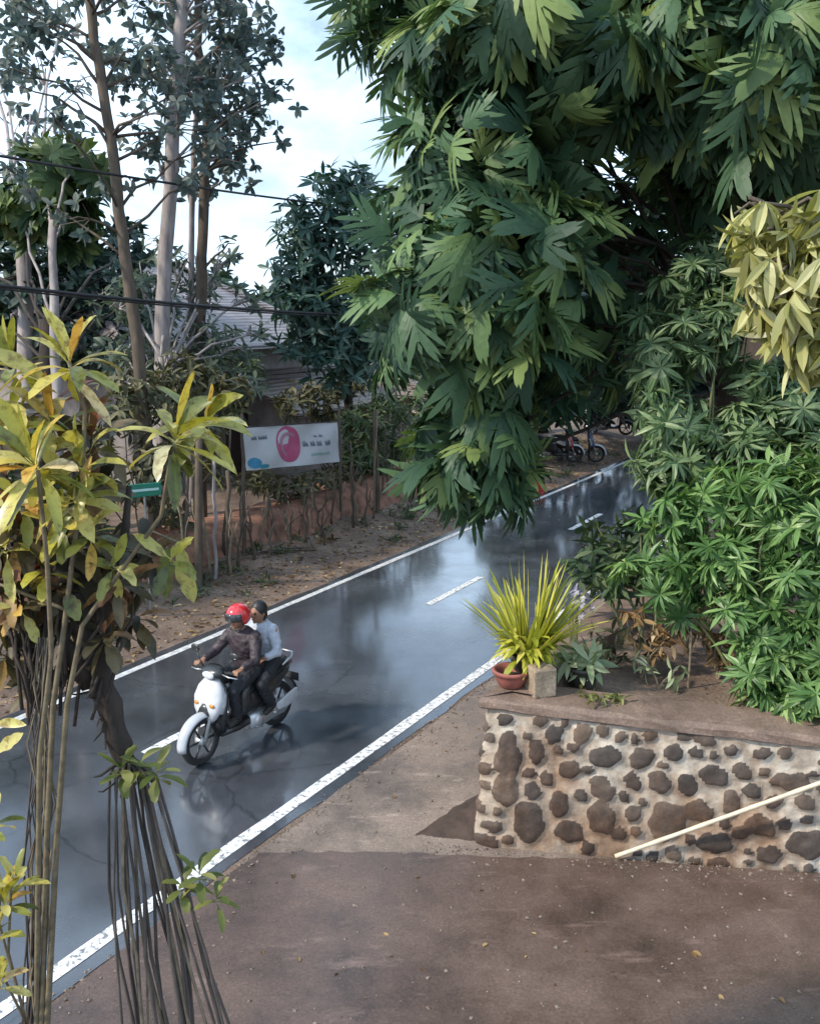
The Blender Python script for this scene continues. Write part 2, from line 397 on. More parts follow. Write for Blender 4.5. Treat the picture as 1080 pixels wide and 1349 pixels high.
def _norm(a): return a/np.maximum(np.linalg.norm(a, axis=-1, keepdims=True), 1e-9)
def frames(d, up):
    x = _norm(d); y = _norm(np.cross(up, x)); z = np.cross(x, y)
    return np.stack([x, y, z], -1)
def foliage(mb, clusters, tmpl, dens, size, k=7, el=(45, 100), grav=.25, shell=.45, squash=.8, upw=.5, m=0, off=0.0):
    """clusters of rosettes: (centre, radius); k leaves round each twig end"""
    if isinstance(tmpl, list):
        for tm in tmpl: foliage(mb, clusters, tm, dens/len(tmpl), size, k, el, grav, shell, squash, upw, m, off)
        return
    for c, r in clusters:
        n = max(2, int(dens*r*r))
        dirs = _norm(RNG.normal(size=(n, 3)))
        rad = r*RNG.random(n)**shell
        pos = np.array(c) + dirs*rad[:, None]*np.array([1, 1, squash])
        ax = _norm(dirs*.7 + np.array([0, 0, upw]) + RNG.normal(size=(n, 3))*.3)
        a = _norm(np.cross(ax, RNG.normal(size=(n, 3)))); b = np.cross(ax, a)
        for j in range(k):
            th = 2*PI*(j + RNG.random(n)*.7)/k
            e = np.radians(el[0] + (el[1]-el[0])*RNG.random(n))
            per = a*np.cos(th)[:, None] + b*np.sin(th)[:, None]
            d = ax*np.cos(e)[:, None] + per*np.sin(e)[:, None]
            d[:, 2] -= grav*RNG.random(n); d = _norm(d)
            up = ax + RNG.normal(size=(n, 3))*.18
            s = size[0] + (size[1]-size[0])*RNG.random(n)
            mats = frames(d, up)*s[:, None, None]
            mb.scatter(tmpl[0], tmpl[1], mats, pos + d*off, m)
def curve(p, q, n=5, sag=0.0, wob=0.0):
    p, q = V(p), V(q); out = []
    for i in range(n+1):
        s = i/n; c = p.lerp(q, s); c.z += sag*4*s*(1-s)
        if 0 < i < n and wob: c += V((random.uniform(-wob, wob), random.uniform(-wob, wob), random.uniform(-wob, wob)))
        out.append(c)
    return out
def taper(r0, r1, n): return [r0 + (r1-r0)*i/n for i in range(n+1)]

# ---------------------------------------------------------------- setting: ground, road, drive
def ground_z(u, t):
    if t < 9.95: z = 0.0
    elif t < 12.8: z = .5*((t-9.95)/2.85)**1.3
    else: z = .5
    if t > 10.1: z += .10*mnoise.noise(V((u*.6, t*.6, 0)))*min(1, (t-10.1)) + .04*mnoise.noise(V((u*2.1, t*2.1, 3)))*min(1, (t-10.1))
    return z
def gz(p): return ground_z(u_of(p), t_of(p))
def build_ground():
    us = [-300, -120, -50, -20] + [-8 + i*.5 for i in range(96)] + [45, 55, 80, 150, 300]
    ts = [-300, -120, -40, -15, -5, 0, 3, 5.2, 9.95] + [10.1 + i*.3 for i in range(30)] + [20, 24, 30, 45, 90, 300]
    mb = MB()
    vs = [ut(u, t, ground_z(u, t) if abs(u) < 60 and t < 40 else (0 if t < 9.95 else .5)) for t in ts for u in us]
    n = len(us)
    fs = [(j*n+i, j*n+i+1, (j+1)*n+i+1, (j+1)*n+i) for j in range(len(ts)-1) for i in range(n-1)]
    fs = [f[::-1] for f in fs]
    mb.add(vs, fs)
    o = mb.build('ground', M['soil'], smooth=True); tag(o, kind='structure')
build_ground()
def strip(name, u0, u1, t0, t1, z, mat, parent=None, n=40, jag=0.0):
    mb = MB(); vs = []
    for i in range(n+1):
        u = u0 + (u1-u0)*i/n
        vs += [ut(u, t0 + random.uniform(-jag, jag), z), ut(u, t1 + random.uniform(-jag, jag), z)]
    mb.add(vs, [(2*i, 2*i+2, 2*i+3, 2*i+1)[::-1] for i in range(n)])
    o = mb.build(name, mat, parent)
    return o
road = tag(strip('road', -40, 120, 5.36, 9.9, .006, M['asphalt'], n=320, jag=.03), kind='structure')
tag(strip('edge_line', -40, 90, 5.50, 5.645, .011, M['paint'], road, 260, .008))
tag(strip('edge_line', -40, 90, 9.63, 9.745, .011, M['paint_worn'], road, 260, .008))
u = 4.2 - 6.45*3
while u < 60:
    strip('centre_dash', u + 3.1 if u > 4 else u+3.1, u + 5.05, 7.62, 7.745, .011, M['paint'], road, 8, .006)
    u += 6.45
def poly(name, pts, z, mat, th=0.0, kind='structure', sub=0):
    mb = MB(); n = len(pts)
    top = [V((p[0], p[1], z)) for p in pts]
    mb.add(top, [tuple(range(n))])
    if th:
        bot = [V((p[0], p[1], z-th)) for p in pts]
        mb.add(top+bot, [(i, n+i, n+(i+1) % n, (i+1) % n) for i in range(n)])
    o = mb.build(name, mat)
    return tag(o, kind=kind)
e0 = ut(-14, 5.33); e1 = ut(30, 5.33)
ap = [gnd(330, 1124), ut(7.0, 5.33), ut(14, 5.33), ut(30, 5.33), ut(30, 2.0), (2.2, 8.6), (2.2, 8.02), (.5, 8.02)]
# paved verge strip beside the road and the brown slab in front of it
edge = [ut(6.1, 5.34)] + [ut(6.1 + i*.8, 5.34 + random.uniform(-.06, .02)) for i in range(1, 28)]
poly('verge_apron', [(p.x, p.y) for p in edge] + [tuple(ut(28, 2.5)[:2]), (2.4, 8.0), (1.8, 7.8), (-1.2, 7.9)], .014, M['apron'])
dl = [gnd(345, 1129), gnd(450, 1128), gnd(560, 1131), gnd(680, 1136), gnd(800, 1139)]
drive_pts = [(q.x, q.y + random.uniform(-.025, .025)) for a_, b_ in zip(dl, dl[1:]) for q in [a_.lerp(b_, k_/8) for k_ in range(8)]] + [(dl[-1].x, dl[-1].y)] + [(6.5, 7.4), (9, -6), (-9, -6), tuple(ut(-9, 5.25)[:2])] + [tuple(ut(-8 + i*.7, 5.29 + random.uniform(-.03, .03))[:2]) for i in range(20)]
poly('driveway', drive_pts, .05, M['drive'], .046)
# low dark brown triangular mound in the nook at the wall foot
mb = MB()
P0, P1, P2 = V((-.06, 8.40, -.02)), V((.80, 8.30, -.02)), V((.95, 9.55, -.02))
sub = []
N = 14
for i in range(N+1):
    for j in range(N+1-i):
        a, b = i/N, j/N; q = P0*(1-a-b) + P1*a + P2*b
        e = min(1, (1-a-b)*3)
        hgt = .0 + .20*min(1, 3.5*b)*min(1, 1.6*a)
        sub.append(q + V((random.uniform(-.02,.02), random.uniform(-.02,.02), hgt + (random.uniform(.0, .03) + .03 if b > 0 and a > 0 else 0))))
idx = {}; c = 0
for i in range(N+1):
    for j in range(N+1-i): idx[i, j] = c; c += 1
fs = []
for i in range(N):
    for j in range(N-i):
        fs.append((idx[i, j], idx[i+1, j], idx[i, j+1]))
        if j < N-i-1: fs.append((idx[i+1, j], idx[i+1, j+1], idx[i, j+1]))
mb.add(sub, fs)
tag(mb.build('dark_mound', M['mound_brown'], smooth=True), kind='structure')

# ---------------------------------------------------------------- stone retaining wall and terrace
WT = 1.40
def wall_drop(x): return .058*max(0, min(4.2, x))
C0 = V((.66, 8.36, 0)); WR = V((7.2, 7.28, 0)); WB = C0 + DV*9.0
def wall_material():
    m, nt, p, out = new_mat('rubble_wall')
    at_ = nd(nt, 'ShaderNodeAttribute'); at_.attribute_name = 'stone'
    n = obj_noise(nt, 5, 7, .7); r = ramp(nt, [(.3, (.2,.155,.12)), (.48, (.37,.31,.25)), (.68, (.55,.5,.43))])
    nt.links.new(n.outputs['Fac'], r.inputs[0])
    n2 = obj_noise(nt, 9, 6, .7); r2 = ramp(nt, [(.3, (.045,.037,.032)), (.55, (.085,.068,.057)), (.75, (.15,.118,.096))])
    nt.links.new(n2.outputs['Fac'], r2.inputs[0])
    n5 = obj_noise(nt, 30, 4, .7); ma = nd(nt, 'ShaderNodeMath', operation='MULTIPLY_ADD'); ma.inputs[1].default_value = .5; ma.inputs[2].default_value = -.25
    nt.links.new(n5.outputs['Fac'], ma.inputs[0])
    ad = nd(nt, 'ShaderNodeMath', operation='ADD'); nt.links.new(at_.outputs['Fac'], ad.inputs[0]); nt.links.new(ma.outputs[0], ad.inputs[1])
    sm = ramp(nt, [(.35, (0,0,0)), (.55, (1,1,1))]); nt.links.new(ad.outputs[0], sm.inputs[0])
    mx = nd(nt, 'ShaderNodeMix', data_type='RGBA'); nt.links.new(sm.outputs[0], mx.inputs['Factor'])
    a2 = nd(nt, 'ShaderNodeAttribute'); a2.attribute_name = 'tone'
    rt = ramp(nt, [(0, (.8,.8,.82)), (.35, (1.1,1,.95)), (.7, (1.4,1.25,1.15)), (1, (1.8,1.6,1.4))]); nt.links.new(a2.outputs['Fac'], rt.inputs[0])
    m0 = nd(nt, 'ShaderNodeMix', data_type='RGBA', blend_type='MULTIPLY'); m0.inputs['Factor'].default_value = 1
    nt.links.new(r2.outputs[0], m0.inputs[6]); nt.links.new(rt.outputs[0], m0.inputs[7])
    nt.links.new(r.outputs[0], mx.inputs[6]); nt.links.new(m0.outputs[2], mx.inputs[7])
    # muddy stains: a reddish patch near the corner
    n3 = obj_noise(nt, 1.3, 5, .65); r3 = ramp(nt, [(.42, (1,1,1)), (.6, (.62,.46,.36))]); nt.links.new(n3.outputs['Fac'], r3.inputs[0])
    m2 = nd(nt, 'ShaderNodeMix', data_type='RGBA', blend_type='MULTIPLY'); m2.inputs['Factor'].default_value = 1
    nt.links.new(mx.outputs[2], m2.inputs[6]); nt.links.new(r3.outputs[0], m2.inputs[7])
    nt.links.new(m2.outputs[2], p.inputs['Base Color']); p.inputs['Roughness'].default_value = .8
    b = nd(nt, 'ShaderNodeBump', Strength=.6, Distance=.012); nt.links.new(n5.outputs['Fac'], b.inputs['Height']); nt.links.new(b.outputs[0], p.inputs['Normal'])
    return m
M['wall'] = wall_material()
def stone_wall():
    root = thing('stone_wall', 'low retaining wall of dark rounded stones in pale mortar holding the planted terrace', 'wall', C0)
    Lf = (WR - C0).length; Lb = (WB - C0).length
    # stones seen in the picture, as (px, py, half width px, half height px)
    st = [(672,990,16,30),(707,985,12,16),(667,1035,16,26),(697,1075,24,26),(662,1000,10,22),(750,1007,13,15),(797,988,20,17),(845,988,18,15),(737,1052,14,18),(793,1030,18,16),(750,1088,18,17),(792,1068,19,25),(833,1020,11,13),(868,1020,17,15),(833,1062,11,12),(878,1072,28,26),(905,1022,15,16),(940,1008,19,17),(977,1000,12,14),(990,1028,12,12),(920,1058,19,17),(962,1045,13,18),(1042,1012,24,17),(940,1100,20,19),(1062,1100,26,24),(1000,1075,18,18),(1010,1115,16,14),(975,1085,12,12),(885,1115,12,10),(720,1020,9,10),(765,1040,9,9),(815,1090,10,10)]
    fd = (WR - C0).normalized()
    stones = []
    for px, py, a, b in st:
        g = _ray(px, py)
        nrm = V((fd.y, -fd.x, 0))
        s = (C0.dot(nrm))/(g[0]*nrm.x + g[1]*nrm.y)
        p = V((g[0]*s, g[1]*s, H + g[2]*s))
        k = s*1.02
        stones.append(((p - C0).dot(fd), p.z, a*k*1.0, b*k*1.0))
    rr = random.Random(5)
    def fill(x0, x1):
        tries = 0
        while tries < 900:
            tries += 1
            x, z = rr.uniform(x0, x1), rr.uniform(.06, WT-.12); a = rr.uniform(.08, .19); b = a*rr.uniform(.7, 1.1)
            if all(((x-q[0])/(a+q[2]+.02))**2 + ((z-q[1])/(b+q[3]+.02))**2 > 1 for q in stones): stones.append((x, z, a, b))
    fill(3.45, Lf); fill(-Lb, -.12)
    tries = 0
    while tries < 2600:
        tries += 1
        x, z = rr.uniform(-.05, 3.5), rr.uniform(.05, WT-.1); a = rr.uniform(.045, .10); b = a*rr.uniform(.7, 1.15)
        if all(((x-q[0])/(a+q[2]+.012))**2 + ((z-q[1])/(b+q[3]+.012))**2 > 1 for q in stones): stones.append((x, z, a, b))
    tone = [rr.random() for _ in stones]
    ph = [(rr.uniform(0, 6.28), rr.uniform(.05, .18), rr.uniform(.03, .1)) for _ in stones]
    step = .028
    xs = np.arange(-Lb, Lf+.001, step); zs = np.linspace(-.04, WT-.03, 50)
    xs = np.unique(np.concatenate([xs[xs < -1.9][::3], xs[xs >= -1.9]]))
    X, Z = np.meshgrid(xs, zs)
    hgt = np.zeros_like(X); msk = np.zeros_like(X); ton = np.full(X.shape, .5)
    for (x, z, a, b), (p0, w3, w5), tn in zip(stones, ph, tone):
        sel = (np.abs(X-x) < a*1.6) & (np.abs(Z-z) < b*1.6)
        dx, dz = (X[sel]-x)/a, (Z[sel]-z)/b
        th = np.arctan2(dz, dx); rad = np.sqrt(dx*dx+dz*dz)/(1 + w3*np.sin(2*th+p0) + w5*np.sin(5*th+2*p0) + w5*.6*np.sin(3*th-p0))
        ton[sel] = np.where(rad < 1.1, tn, ton[sel]); e = np.clip(1.12-rad, 0, 1)
        hgt[sel] = np.maximum(hgt[sel], .034*np.clip(e*2.6, 0, 1)**.6); msk[sel] = np.maximum(msk[sel], np.clip((1.04-rad)*6, 0, 1))
    nz = np.array([[mnoise.noise(V((x*3.1, z*3.1, 1)))*.022 + mnoise.noise(V((x*11, z*11, 4)))*.010 for x in xs] for z in zs])
    hgt = hgt + nz
    mb = MB(); vs = []
    nf = V((fd.y, -fd.x, 0)); nb = V((-math.cos(A), math.sin(A), 0))
    for j, z in enumerate(zs):
        for i, x in enumerate(xs):
            w = min(1, max(0, (x+.14)/.28)); n_ = (nb*(1-w) + nf*w).normalized()
            if x >= 0: base = C0 + fd*x
            else: base = C0 - DV*x
            if abs(x) < .14: base = base - (nf+nb).normalized()*(.05*(1-abs(x)/.14))
            vs.append(tuple(base + n_*(float(hgt[j, i]) + .10*(1 - z/WT)) + V((0, 0, z*(1 - wall_drop(x)/WT))) - C0))
    n = len(xs)
    fs = [(j*n+i, j*n+i+1, (j+1)*n+i+1, (j+1)*n+i) for j in range(len(zs)-1) for i in range(n-1)]
    mb.add(vs, fs)
    o = mb.build('stone_face', M['wall'], root, smooth=True)
    at_ = o.data.attributes.new('stone', 'FLOAT', 'POINT'); at_.data.foreach_set('value', msk.ravel().astype(np.float32))
    at2 = o.data.attributes.new('tone', 'FLOAT', 'POINT'); at2.data.foreach_set('value', ton.ravel().astype(np.float32))
    # coping: a rough brown cement ledge along the top
    mb = MB(); rings = []
    path = [(-Lb + i*.25) for i in range(int(Lb/.25))] + [i*.2 for i in range(int(Lf/.2)+1)]
    prof = [(.02, WT-.07), (.045, WT-.055), (.04, WT), (.0, WT+.03), (-.42, WT+.05), (-.42, WT-.12)]
    for x in path:
        n_ = nf if x > .1 else (nb if x < -.1 else (nf+nb).normalized())
        base = (fd*x if x >= 0 else -DV*x)
        inw = 1.0 if abs(x) > .1 else 1.3
        rings.append([base + n_*((h + random.uniform(-.012, .012))*(inw if h < 0 else 1)) + V((0, 0, z - wall_drop(x) + random.uniform(-.012, .012))) for h, z in prof])
    k = len(prof); b0 = mb.add([p for r in rings for p in r], [])
    mb.f += [(b0+i*k+j, b0+i*k+(j+1) % k, b0+(i+1)*k+(j+1) % k, b0+(i+1)*k+j)[::-1] for i in range(len(rings)-1) for j in range(k)]
    mb.m += [0]*((len(rings)-1)*k)
    mb.build('coping', M['coping'], root, smooth=False)
    return root
M['coping'] = concrete_material('coping_cement', (.19,.13,.1), (.1,.068,.052), .6, 1.6)
stone_wall()
tp = [C0 + V((.2, .15, 0)), WR + V((-.0, .3, 0)), V((16, 7.4, 0)), V((24, 30, 0)), ut(34, 1.0), WB + V((.15, 0, 0))]
mb = MB()
tv = []
for j in range(25):
    for i in range(31):
        s, r = (i/30)**1.6, (j/24)**1.6
        a = (C0 + V((.12, .12, 0))).lerp(V((15, 6.9, 0)), s); b = (C0 + DV*26 + V((.1, -.06, 0))).lerp(V((26, 26, 0)), s)
        q = a.lerp(b, r); q.z = WT - .045 - wall_drop(q.x-.66)*max(0, min(1, 1-(q.y-8.4)/4)) + .05*mnoise.noise(V((q.x*1.3, q.y*1.3, 7))) + .03*mnoise.noise(V((q.x*5, q.y*5, 2)))
        tv.append(q)
mb.add(tv, [(j*31+i, j*31+i+1, (j+1)*31+i+1, (j+1)*31+i) for j in range(24) for i in range(30)])
tag(mb.build('terrace_soil', M['soil'], smooth=True), kind='structure')
mb = MB()                                     # far flank of the terrace bank, down to the ground
q0, q1, q2 = WB + V((.1, -.06, WT)), ut(34.5, 3.5, WT), V((26, 26, WT))
fl = [C0 + DV*8.9 + V((0.1, -.06, 0)), C0 + DV*26 + V((.1, -.06, 0)), V((26, 26, 0))]
mb.add([p + V((0, 0, WT+.03)) for p in fl] + [fl[0] + V((-.25, .15, -.05)), fl[1] + V((-.25, .3, -.05)), fl[2] + V((.3, .6, -.05))], [(0, 3, 4, 1), (1, 4, 5, 2)])
tag(mb.build('terrace_bank', M['soil']), kind='structure')

# ---------------------------------------------------------------- plants: generic builders
def bush(name, label, cat, clusters, base, tmpl, mat, dens, size, k=6, stems=6, stem_mat='green_stem', stem_r=.022, group=None, **kw):
    base = V(base); root = thing(name, label, cat, base, 0, group)
    cl = [(V(c) - base, r) for c, r in clusters]
    mb = MB(); foliage(mb, cl, tmpl, dens, size, k, **kw)
    mb.build('foliage', mat, root)
    mb = MB()
    for i in range(stems):
        c, r = cl[i % len(cl)]
        st = V((random.uniform(-.25, .25), random.uniform(-.25, .25), -.05))
        pts = curve(st, c + V((random.uniform(-.5, .5)*r, random.uniform(-.5, .5)*r, random.uniform(0, .5)*r)), 6, .12, .04)
        mb.tube(pts, taper(stem_r, stem_r*.4, 6), 6)
    if stems: mb.build('stem', M[stem_mat], root, smooth=True)
    return root
def tree(name, label, clusters, base, fork, r0, tmpl, mat, dens, size, k=6, bark='bark', group=None, limb=.3, extra=(), **kw):
    base = V(base); root = thing(name, label, 'tree', base, 0, group)
    cl = [(V(c) - base, r) for c, r in clusters]; fk = V(fork) - base
    mb = MB()
    tp_ = curve(V((0, 0, -.15)), fk, 8, 0, r0*.25)
    mb.tube(tp_, [r0*1.35] + taper(r0*1.05, r0*.62, 7), 12, wob=.05)
    for c, r in cl:
        s0 = tp_[random.choice([5, 6, 7, 8])]
        n = 6; pts = curve(s0, c, n, .12*(c-s0).length*.5, .06*(c-s0).length*.3)
        rr0 = min(r0*.4, limb*.035*(c-s0).length*.35+.018)
        mb.tube(pts, taper(rr0, .02, n), 7)
        for q in range(4):
            d = V((random.gauss(0, 1), random.gauss(0, 1), random.gauss(.2, .7))).normalized()*r*.8
            mb.tube(curve(pts[-2], c+d, 4, .1, .05), taper(.025, .008, 4), 5)
    for e in extra:
        mb.tube([V(p)-base for p in e[0]], e[1], 10, wob=.04)
    mb.build('trunk', M[bark], root, smooth=True)
    mb = MB(); foliage(mb, cl, tmpl, dens, size, k, **kw)
    mb.build('crown', mat, root)
    return root
def K(lst): return [(at(px, py, Y), r) for px, py, Y, r in lst]

# breadfruit tree: its crown leans over the road
bf = K([(490,-20,13,.55),(590,10,12.5,.9),(545,60,13,.4),(650,20,12,1.2),(760,30,12,1.4),(880,30,12,1.5),(1000,60,11.5,1.4),(1080,40,11,1.2),(620,110,12.2,.95),(700,110,12.8,1.2),(900,110,12.4,.9),(1010,160,12,1.0),
        (585,225,12.2,.65),(640,200,11.8,.95),(700,180,12.6,.5),(555,300,12.2,.6),(610,290,11.6,.85),(690,295,11.4,.6),(735,310,11.8,.35),(640,370,11.6,.85),(700,375,12.2,.75),(545,400,11.4,.5),(575,450,11.6,.6),(645,445,11.8,.8),(720,440,12.6,.9),
        (640,545,12,.6),(600,560,12.3,.45),(640,595,12,.5),(655,625,12.1,.28),(600,610,12.2,.33),(690,530,13,.6),(770,450,13.5,.8),(830,420,13.6,.8),(930,250,13,.6),(820,310,13.4,.35),(880,200,13.4,.35),(745,250,13,.3),(1060,230,12.4,.6),(960,20,11.6,.9)])
tree('breadfruit_tree', 'spreading breadfruit tree with large deeply lobed leaves arching over the road', bf, (4.75, 13.9, WT), (4.1, 13.6, 5.2), .24, T_LOBED, M['breadfruit'], 21, (.36, .68), 7, 'bark_dark', el=(40, 110), grav=.7, shell=.42, off=.06)
# dark trees closing the view behind it
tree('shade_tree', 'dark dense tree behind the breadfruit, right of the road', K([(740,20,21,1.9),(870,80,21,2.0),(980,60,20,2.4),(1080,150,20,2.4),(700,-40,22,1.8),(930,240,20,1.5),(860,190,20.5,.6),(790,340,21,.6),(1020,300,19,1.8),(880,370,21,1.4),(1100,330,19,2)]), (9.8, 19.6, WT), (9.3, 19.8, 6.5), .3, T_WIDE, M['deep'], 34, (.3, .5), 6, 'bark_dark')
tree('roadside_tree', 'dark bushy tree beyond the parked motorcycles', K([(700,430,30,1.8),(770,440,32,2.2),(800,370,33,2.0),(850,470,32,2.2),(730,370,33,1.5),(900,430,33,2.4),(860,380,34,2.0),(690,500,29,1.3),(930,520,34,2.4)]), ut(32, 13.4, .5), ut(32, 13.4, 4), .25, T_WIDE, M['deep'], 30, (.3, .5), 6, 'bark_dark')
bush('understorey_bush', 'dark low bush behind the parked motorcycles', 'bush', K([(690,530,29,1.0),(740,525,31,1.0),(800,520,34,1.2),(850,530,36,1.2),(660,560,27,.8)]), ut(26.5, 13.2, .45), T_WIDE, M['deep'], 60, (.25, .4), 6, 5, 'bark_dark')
tree('feathery_tree', 'blue-green feathery tree standing between the house roof and the breadfruit', K([(400,290,22,.7),(445,255,22,.8),(420,350,22,.95),(475,320,22.5,.9),(440,420,22,1.0),(500,400,23,.9),(395,400,21.6,.55),(480,470,22.5,.8),(520,300,23,.8),(430,300,21.8,.7),(405,310,22,.8),(395,360,22,.75),(415,410,22,.9),(400,450,21.8,.7),(450,470,22,.9),(460,250,22.4,.6)]), att(462, 640, 13.6) * 1.0, att(455, 440, 13.6), .13, T_SIMPLE, M['young'], 55, (.22, .4), 6, 'bark_dark', el=(35, 95), grav=.3)

# tall slender trees against the sky
def slender(label, line, r0, r1, tips, seed, mat='teak', bark='bark_pale', size=(.14, .23), branch_n=22, spread=1.9, hmin=.4):
    """line: trunk as points from the ground up; leaves sit in loose tufts on thin boughs"""
    rnd = random.Random(seed); base = V(line[0]); base.z = gz(base)
    root = thing('slender_tree', label, 'tree', base, 0, 'tall slender trees on the far bank')
    pts = [base - V((0, 0, .1))] + [V(p) for p in line[1:]]
    dense = []
    for a, b in zip(pts, pts[1:]):
        for i in range(5): dense.append(a.lerp(b, i/5) + V((rnd.uniform(-.02, .02), rnd.uniform(-.02, .02), 0)))
    dense.append(pts[-1]); dense = [p - base for p in dense]
    mb = MB(); n = len(dense)
    mb.tube(dense, taper(r0, r1, n-1), 10, wob=.05)
    tufts = []
    for i in range(branch_n):
        s = hmin + (1-hmin)*rnd.random(); p = dense[min(n-1, int(s*(n-1)))]
        az = rnd.uniform(0, 2*PI); L = spread*rnd.uniform(.45, 1.1)*(1.2-.5*s)
        tip = p + V((math.cos(az)*L, math.sin(az)*L, L*rnd.uniform(.1, .8)))
        bp = curve(p, tip, 5, .1, .06); mb.tube(bp, taper(.03, .008, 5), 5)
        for q in range(3):
            c = bp[rnd.choice([3, 4, 5])] + V((rnd.gauss(0, .2), rnd.gauss(0, .2), rnd.gauss(0, .2)))
            mb.tube([bp[3], c], [.01, .004], 4); tufts.append((c, rnd.uniform(.22, .42)))
    for px, py, Y, r in tips:
        c = at(px, py, Y) - base; p = min(dense, key=lambda q: (q - c + V((0, 0, .8))).length)
        mb.tube(curve(p, c, 5, .15, .06), taper(.035, .008, 5), 5); tufts.append((c, r))
    mb.build('trunk', M[bark], root, smooth=True)
    mb = MB(); foliage(mb, tufts, T_WIDE, 30, size, 5, el=(30, 110), grav=.5, shell=.6)
    mb.build('crown', M[mat], root)
    return root
def L(pts, Y): return [at(x, y, Y) for x, y in pts]
slender('thin leaning tree at the left whose bare trunk tilts to the right going down', [at(205,640,17.2)] + L([(180,450),(165,340),(145,180),(120,20),(108,-90)], 17.2), .115, .07, [(60,40,17,.6),(20,110,17,.6),(180,60,17.4,.5),(90,130,17,.5),(150,240,17.5,.4),(20,20,17,.7)], 3, branch_n=24, bark='bark')
slender('tallest slender tree with the thickest pale trunk rising behind the lower cable', [at(205,620,19)] + L([(213,430),(222,280),(232,120),(240,0),(246,-110)], 19), .15, .10, [(200,80,19,.6),(290,40,19,.6),(330,90,19,.6),(310,20,19,.6),(180,180,19,.5)], 5, branch_n=26)
slender('slender forked tree nearest the white gap in the sky', [at(262,620,20)] + L([(264,420),(268,280),(274,150),(262,60),(258,-80)], 20), .13, .055, [(330,130,20,.55),(365,120,20,.45),(375,185,20,.3),(345,30,20,.6),(300,230,20,.45),(310,320,20,.35),(360,60,20,.45),(385,130,20,.3),(345,170,20,.4),(320,60,20,.6),(290,110,20,.5)], 9, branch_n=20, spread=1.5, bark='bark')
slender('thinnest pale tree squeezed close beside the tallest trunk', [at(250,620,20.6)] + L([(252,420),(254,250),(258,130),(262,40),(270,-60)], 20.6), .07, .04, [(240,220,20.6,.4),(280,180,20.6,.4)], 12, branch_n=14)

# left-hand masses
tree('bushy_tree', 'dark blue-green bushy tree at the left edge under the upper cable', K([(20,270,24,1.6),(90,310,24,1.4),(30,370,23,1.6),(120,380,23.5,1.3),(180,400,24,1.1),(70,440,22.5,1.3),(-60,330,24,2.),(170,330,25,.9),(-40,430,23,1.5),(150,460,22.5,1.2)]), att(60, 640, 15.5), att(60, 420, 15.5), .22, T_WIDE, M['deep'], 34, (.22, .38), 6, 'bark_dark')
tree('papaya_tree', 'lighter green papaya-like tree with hanging fan leaves at the left', K([(60,240,19,.8),(100,210,19,.6),(20,270,19,.7),(85,290,19,.6)]), att(75, 640, 13.8), att(70, 290, 14.2), .1, T_PAPAYA, M['papaya'], 22, (.4, .6), 6, 'bark_pale', grav=.6)
tree('grey_leaved_tree', 'pale grey-green airy tree behind the others in the upper left corner', K([(0,80,27,1.4),(40,150,27,1.2),(-30,0,27,1.6),(80,20,27,1.3),(20,190,27,1.1),(110,110,27,.7),(60,90,27,.9)]), att(30, 620, 18), att(35, 250, 18.5), .2, T_WIDE, M['teak'], 9, (.22, .34), 4, 'bark_pale', shell=.6)

M['airy'] = leafmat('airy_leaf', [(0, (.07,.1,.08)), (.6, (.13,.17,.13)), (1, (.24,.27,.2))], .5, .35, tint=(1.1,1.15,.9))
tree('small_tree', 'pale grey-green small tree hiding the left half of the house roof', K([(190,380,20.5,.7),(230,420,20.5,.7),(150,400,20.8,.6),(240,350,20.8,.45),(290,370,20.8,.4),(330,395,21,.35),(300,340,21,.3),(260,380,20.6,.5),(345,440,20,.3),(290,440,20,.55),(310,470,19.8,.5),(275,490,19.6,.7),(220,520,19.5,.7),(330,500,19.5,.45),(180,520,19.5,.7),(200,470,20,.8),(255,460,20,.6),(160,470,20,.7),(215,330,21,.4),(275,400,20.6,.3)]), att(215, 620, 13.3), att(212, 470, 13.3), .08, T_SIMPLE, M['airy'], 62, (.16, .3), 5, 'bark_pale', shell=.6)
# shrubs on the far bank
hb = [('brownish bush straight under the printed banner','hedge',[(335,635,.4),(365,640,.4),(395,635,.45),(430,630,.45),(460,620,.45),(490,615,.4)],(400,700),T_SIMPLE,.28),
      ('grey-green weedy bush between the banner and the overhanging breadfruit','hedge_green',[(480,560,.7),(520,590,.65),(490,620,.65),(540,640,.55),(560,590,.6),(470,600,.55),(515,540,.65),(560,540,.6),(500,660,.45),(550,670,.4),(460,560,.4)],(510,690),T_NARROW,.4),
      ('tangled olive bush left of the banner behind the yellow leaves','hedge',[(150,560,.6),(210,600,.6),(260,570,.5),(120,620,.6),(190,650,.5),(280,620,.4),(240,500,.7),(180,520,.7),(300,520,.5),(230,680,.4)],(190,720),T_SIMPLE,.3),
      ('dark green shrub at the left edge of the far verge','hedge_green',[(20,600,.7),(70,640,.6),(0,680,.7),(60,720,.6),(120,720,.5),(20,760,.5),(-50,640,.8),(110,660,.5)],(40,830),T_SIMPLE,.3),
      ('low brown undergrowth at the foot of the red earth bank','dry_bush',[(260+i*24, 752-i*6.2 + (i%3)*7, .2+.07*(i%2)) for i in range(12)],(400,735),T_SIMPLE,.2),
      ('leafy brown bush in front of the outbuilding wall above the banner','hedge',[(400,520,.5),(440,510,.5),(380,535,.35),(470,500,.5),(430,540,.4)],(440,640),T_SIMPLE,.3)]
for lb, mt, cl, bs, tm, sz in hb:
    t = 13.6 if 'outbuilding' in lb else (11.35 if 'undergrowth' in lb else 12.5)
    cc = [(att(x, y, t + random.uniform(-.1, .5)), r) for x, y, r in cl]
    b = att(bs[0], bs[1], t); b.z = gz(b)
    bush('bush', lb, 'bush', cc, b, tm, M[mt], 125, (sz*.6, sz), 5, 7, 'bark', .018)
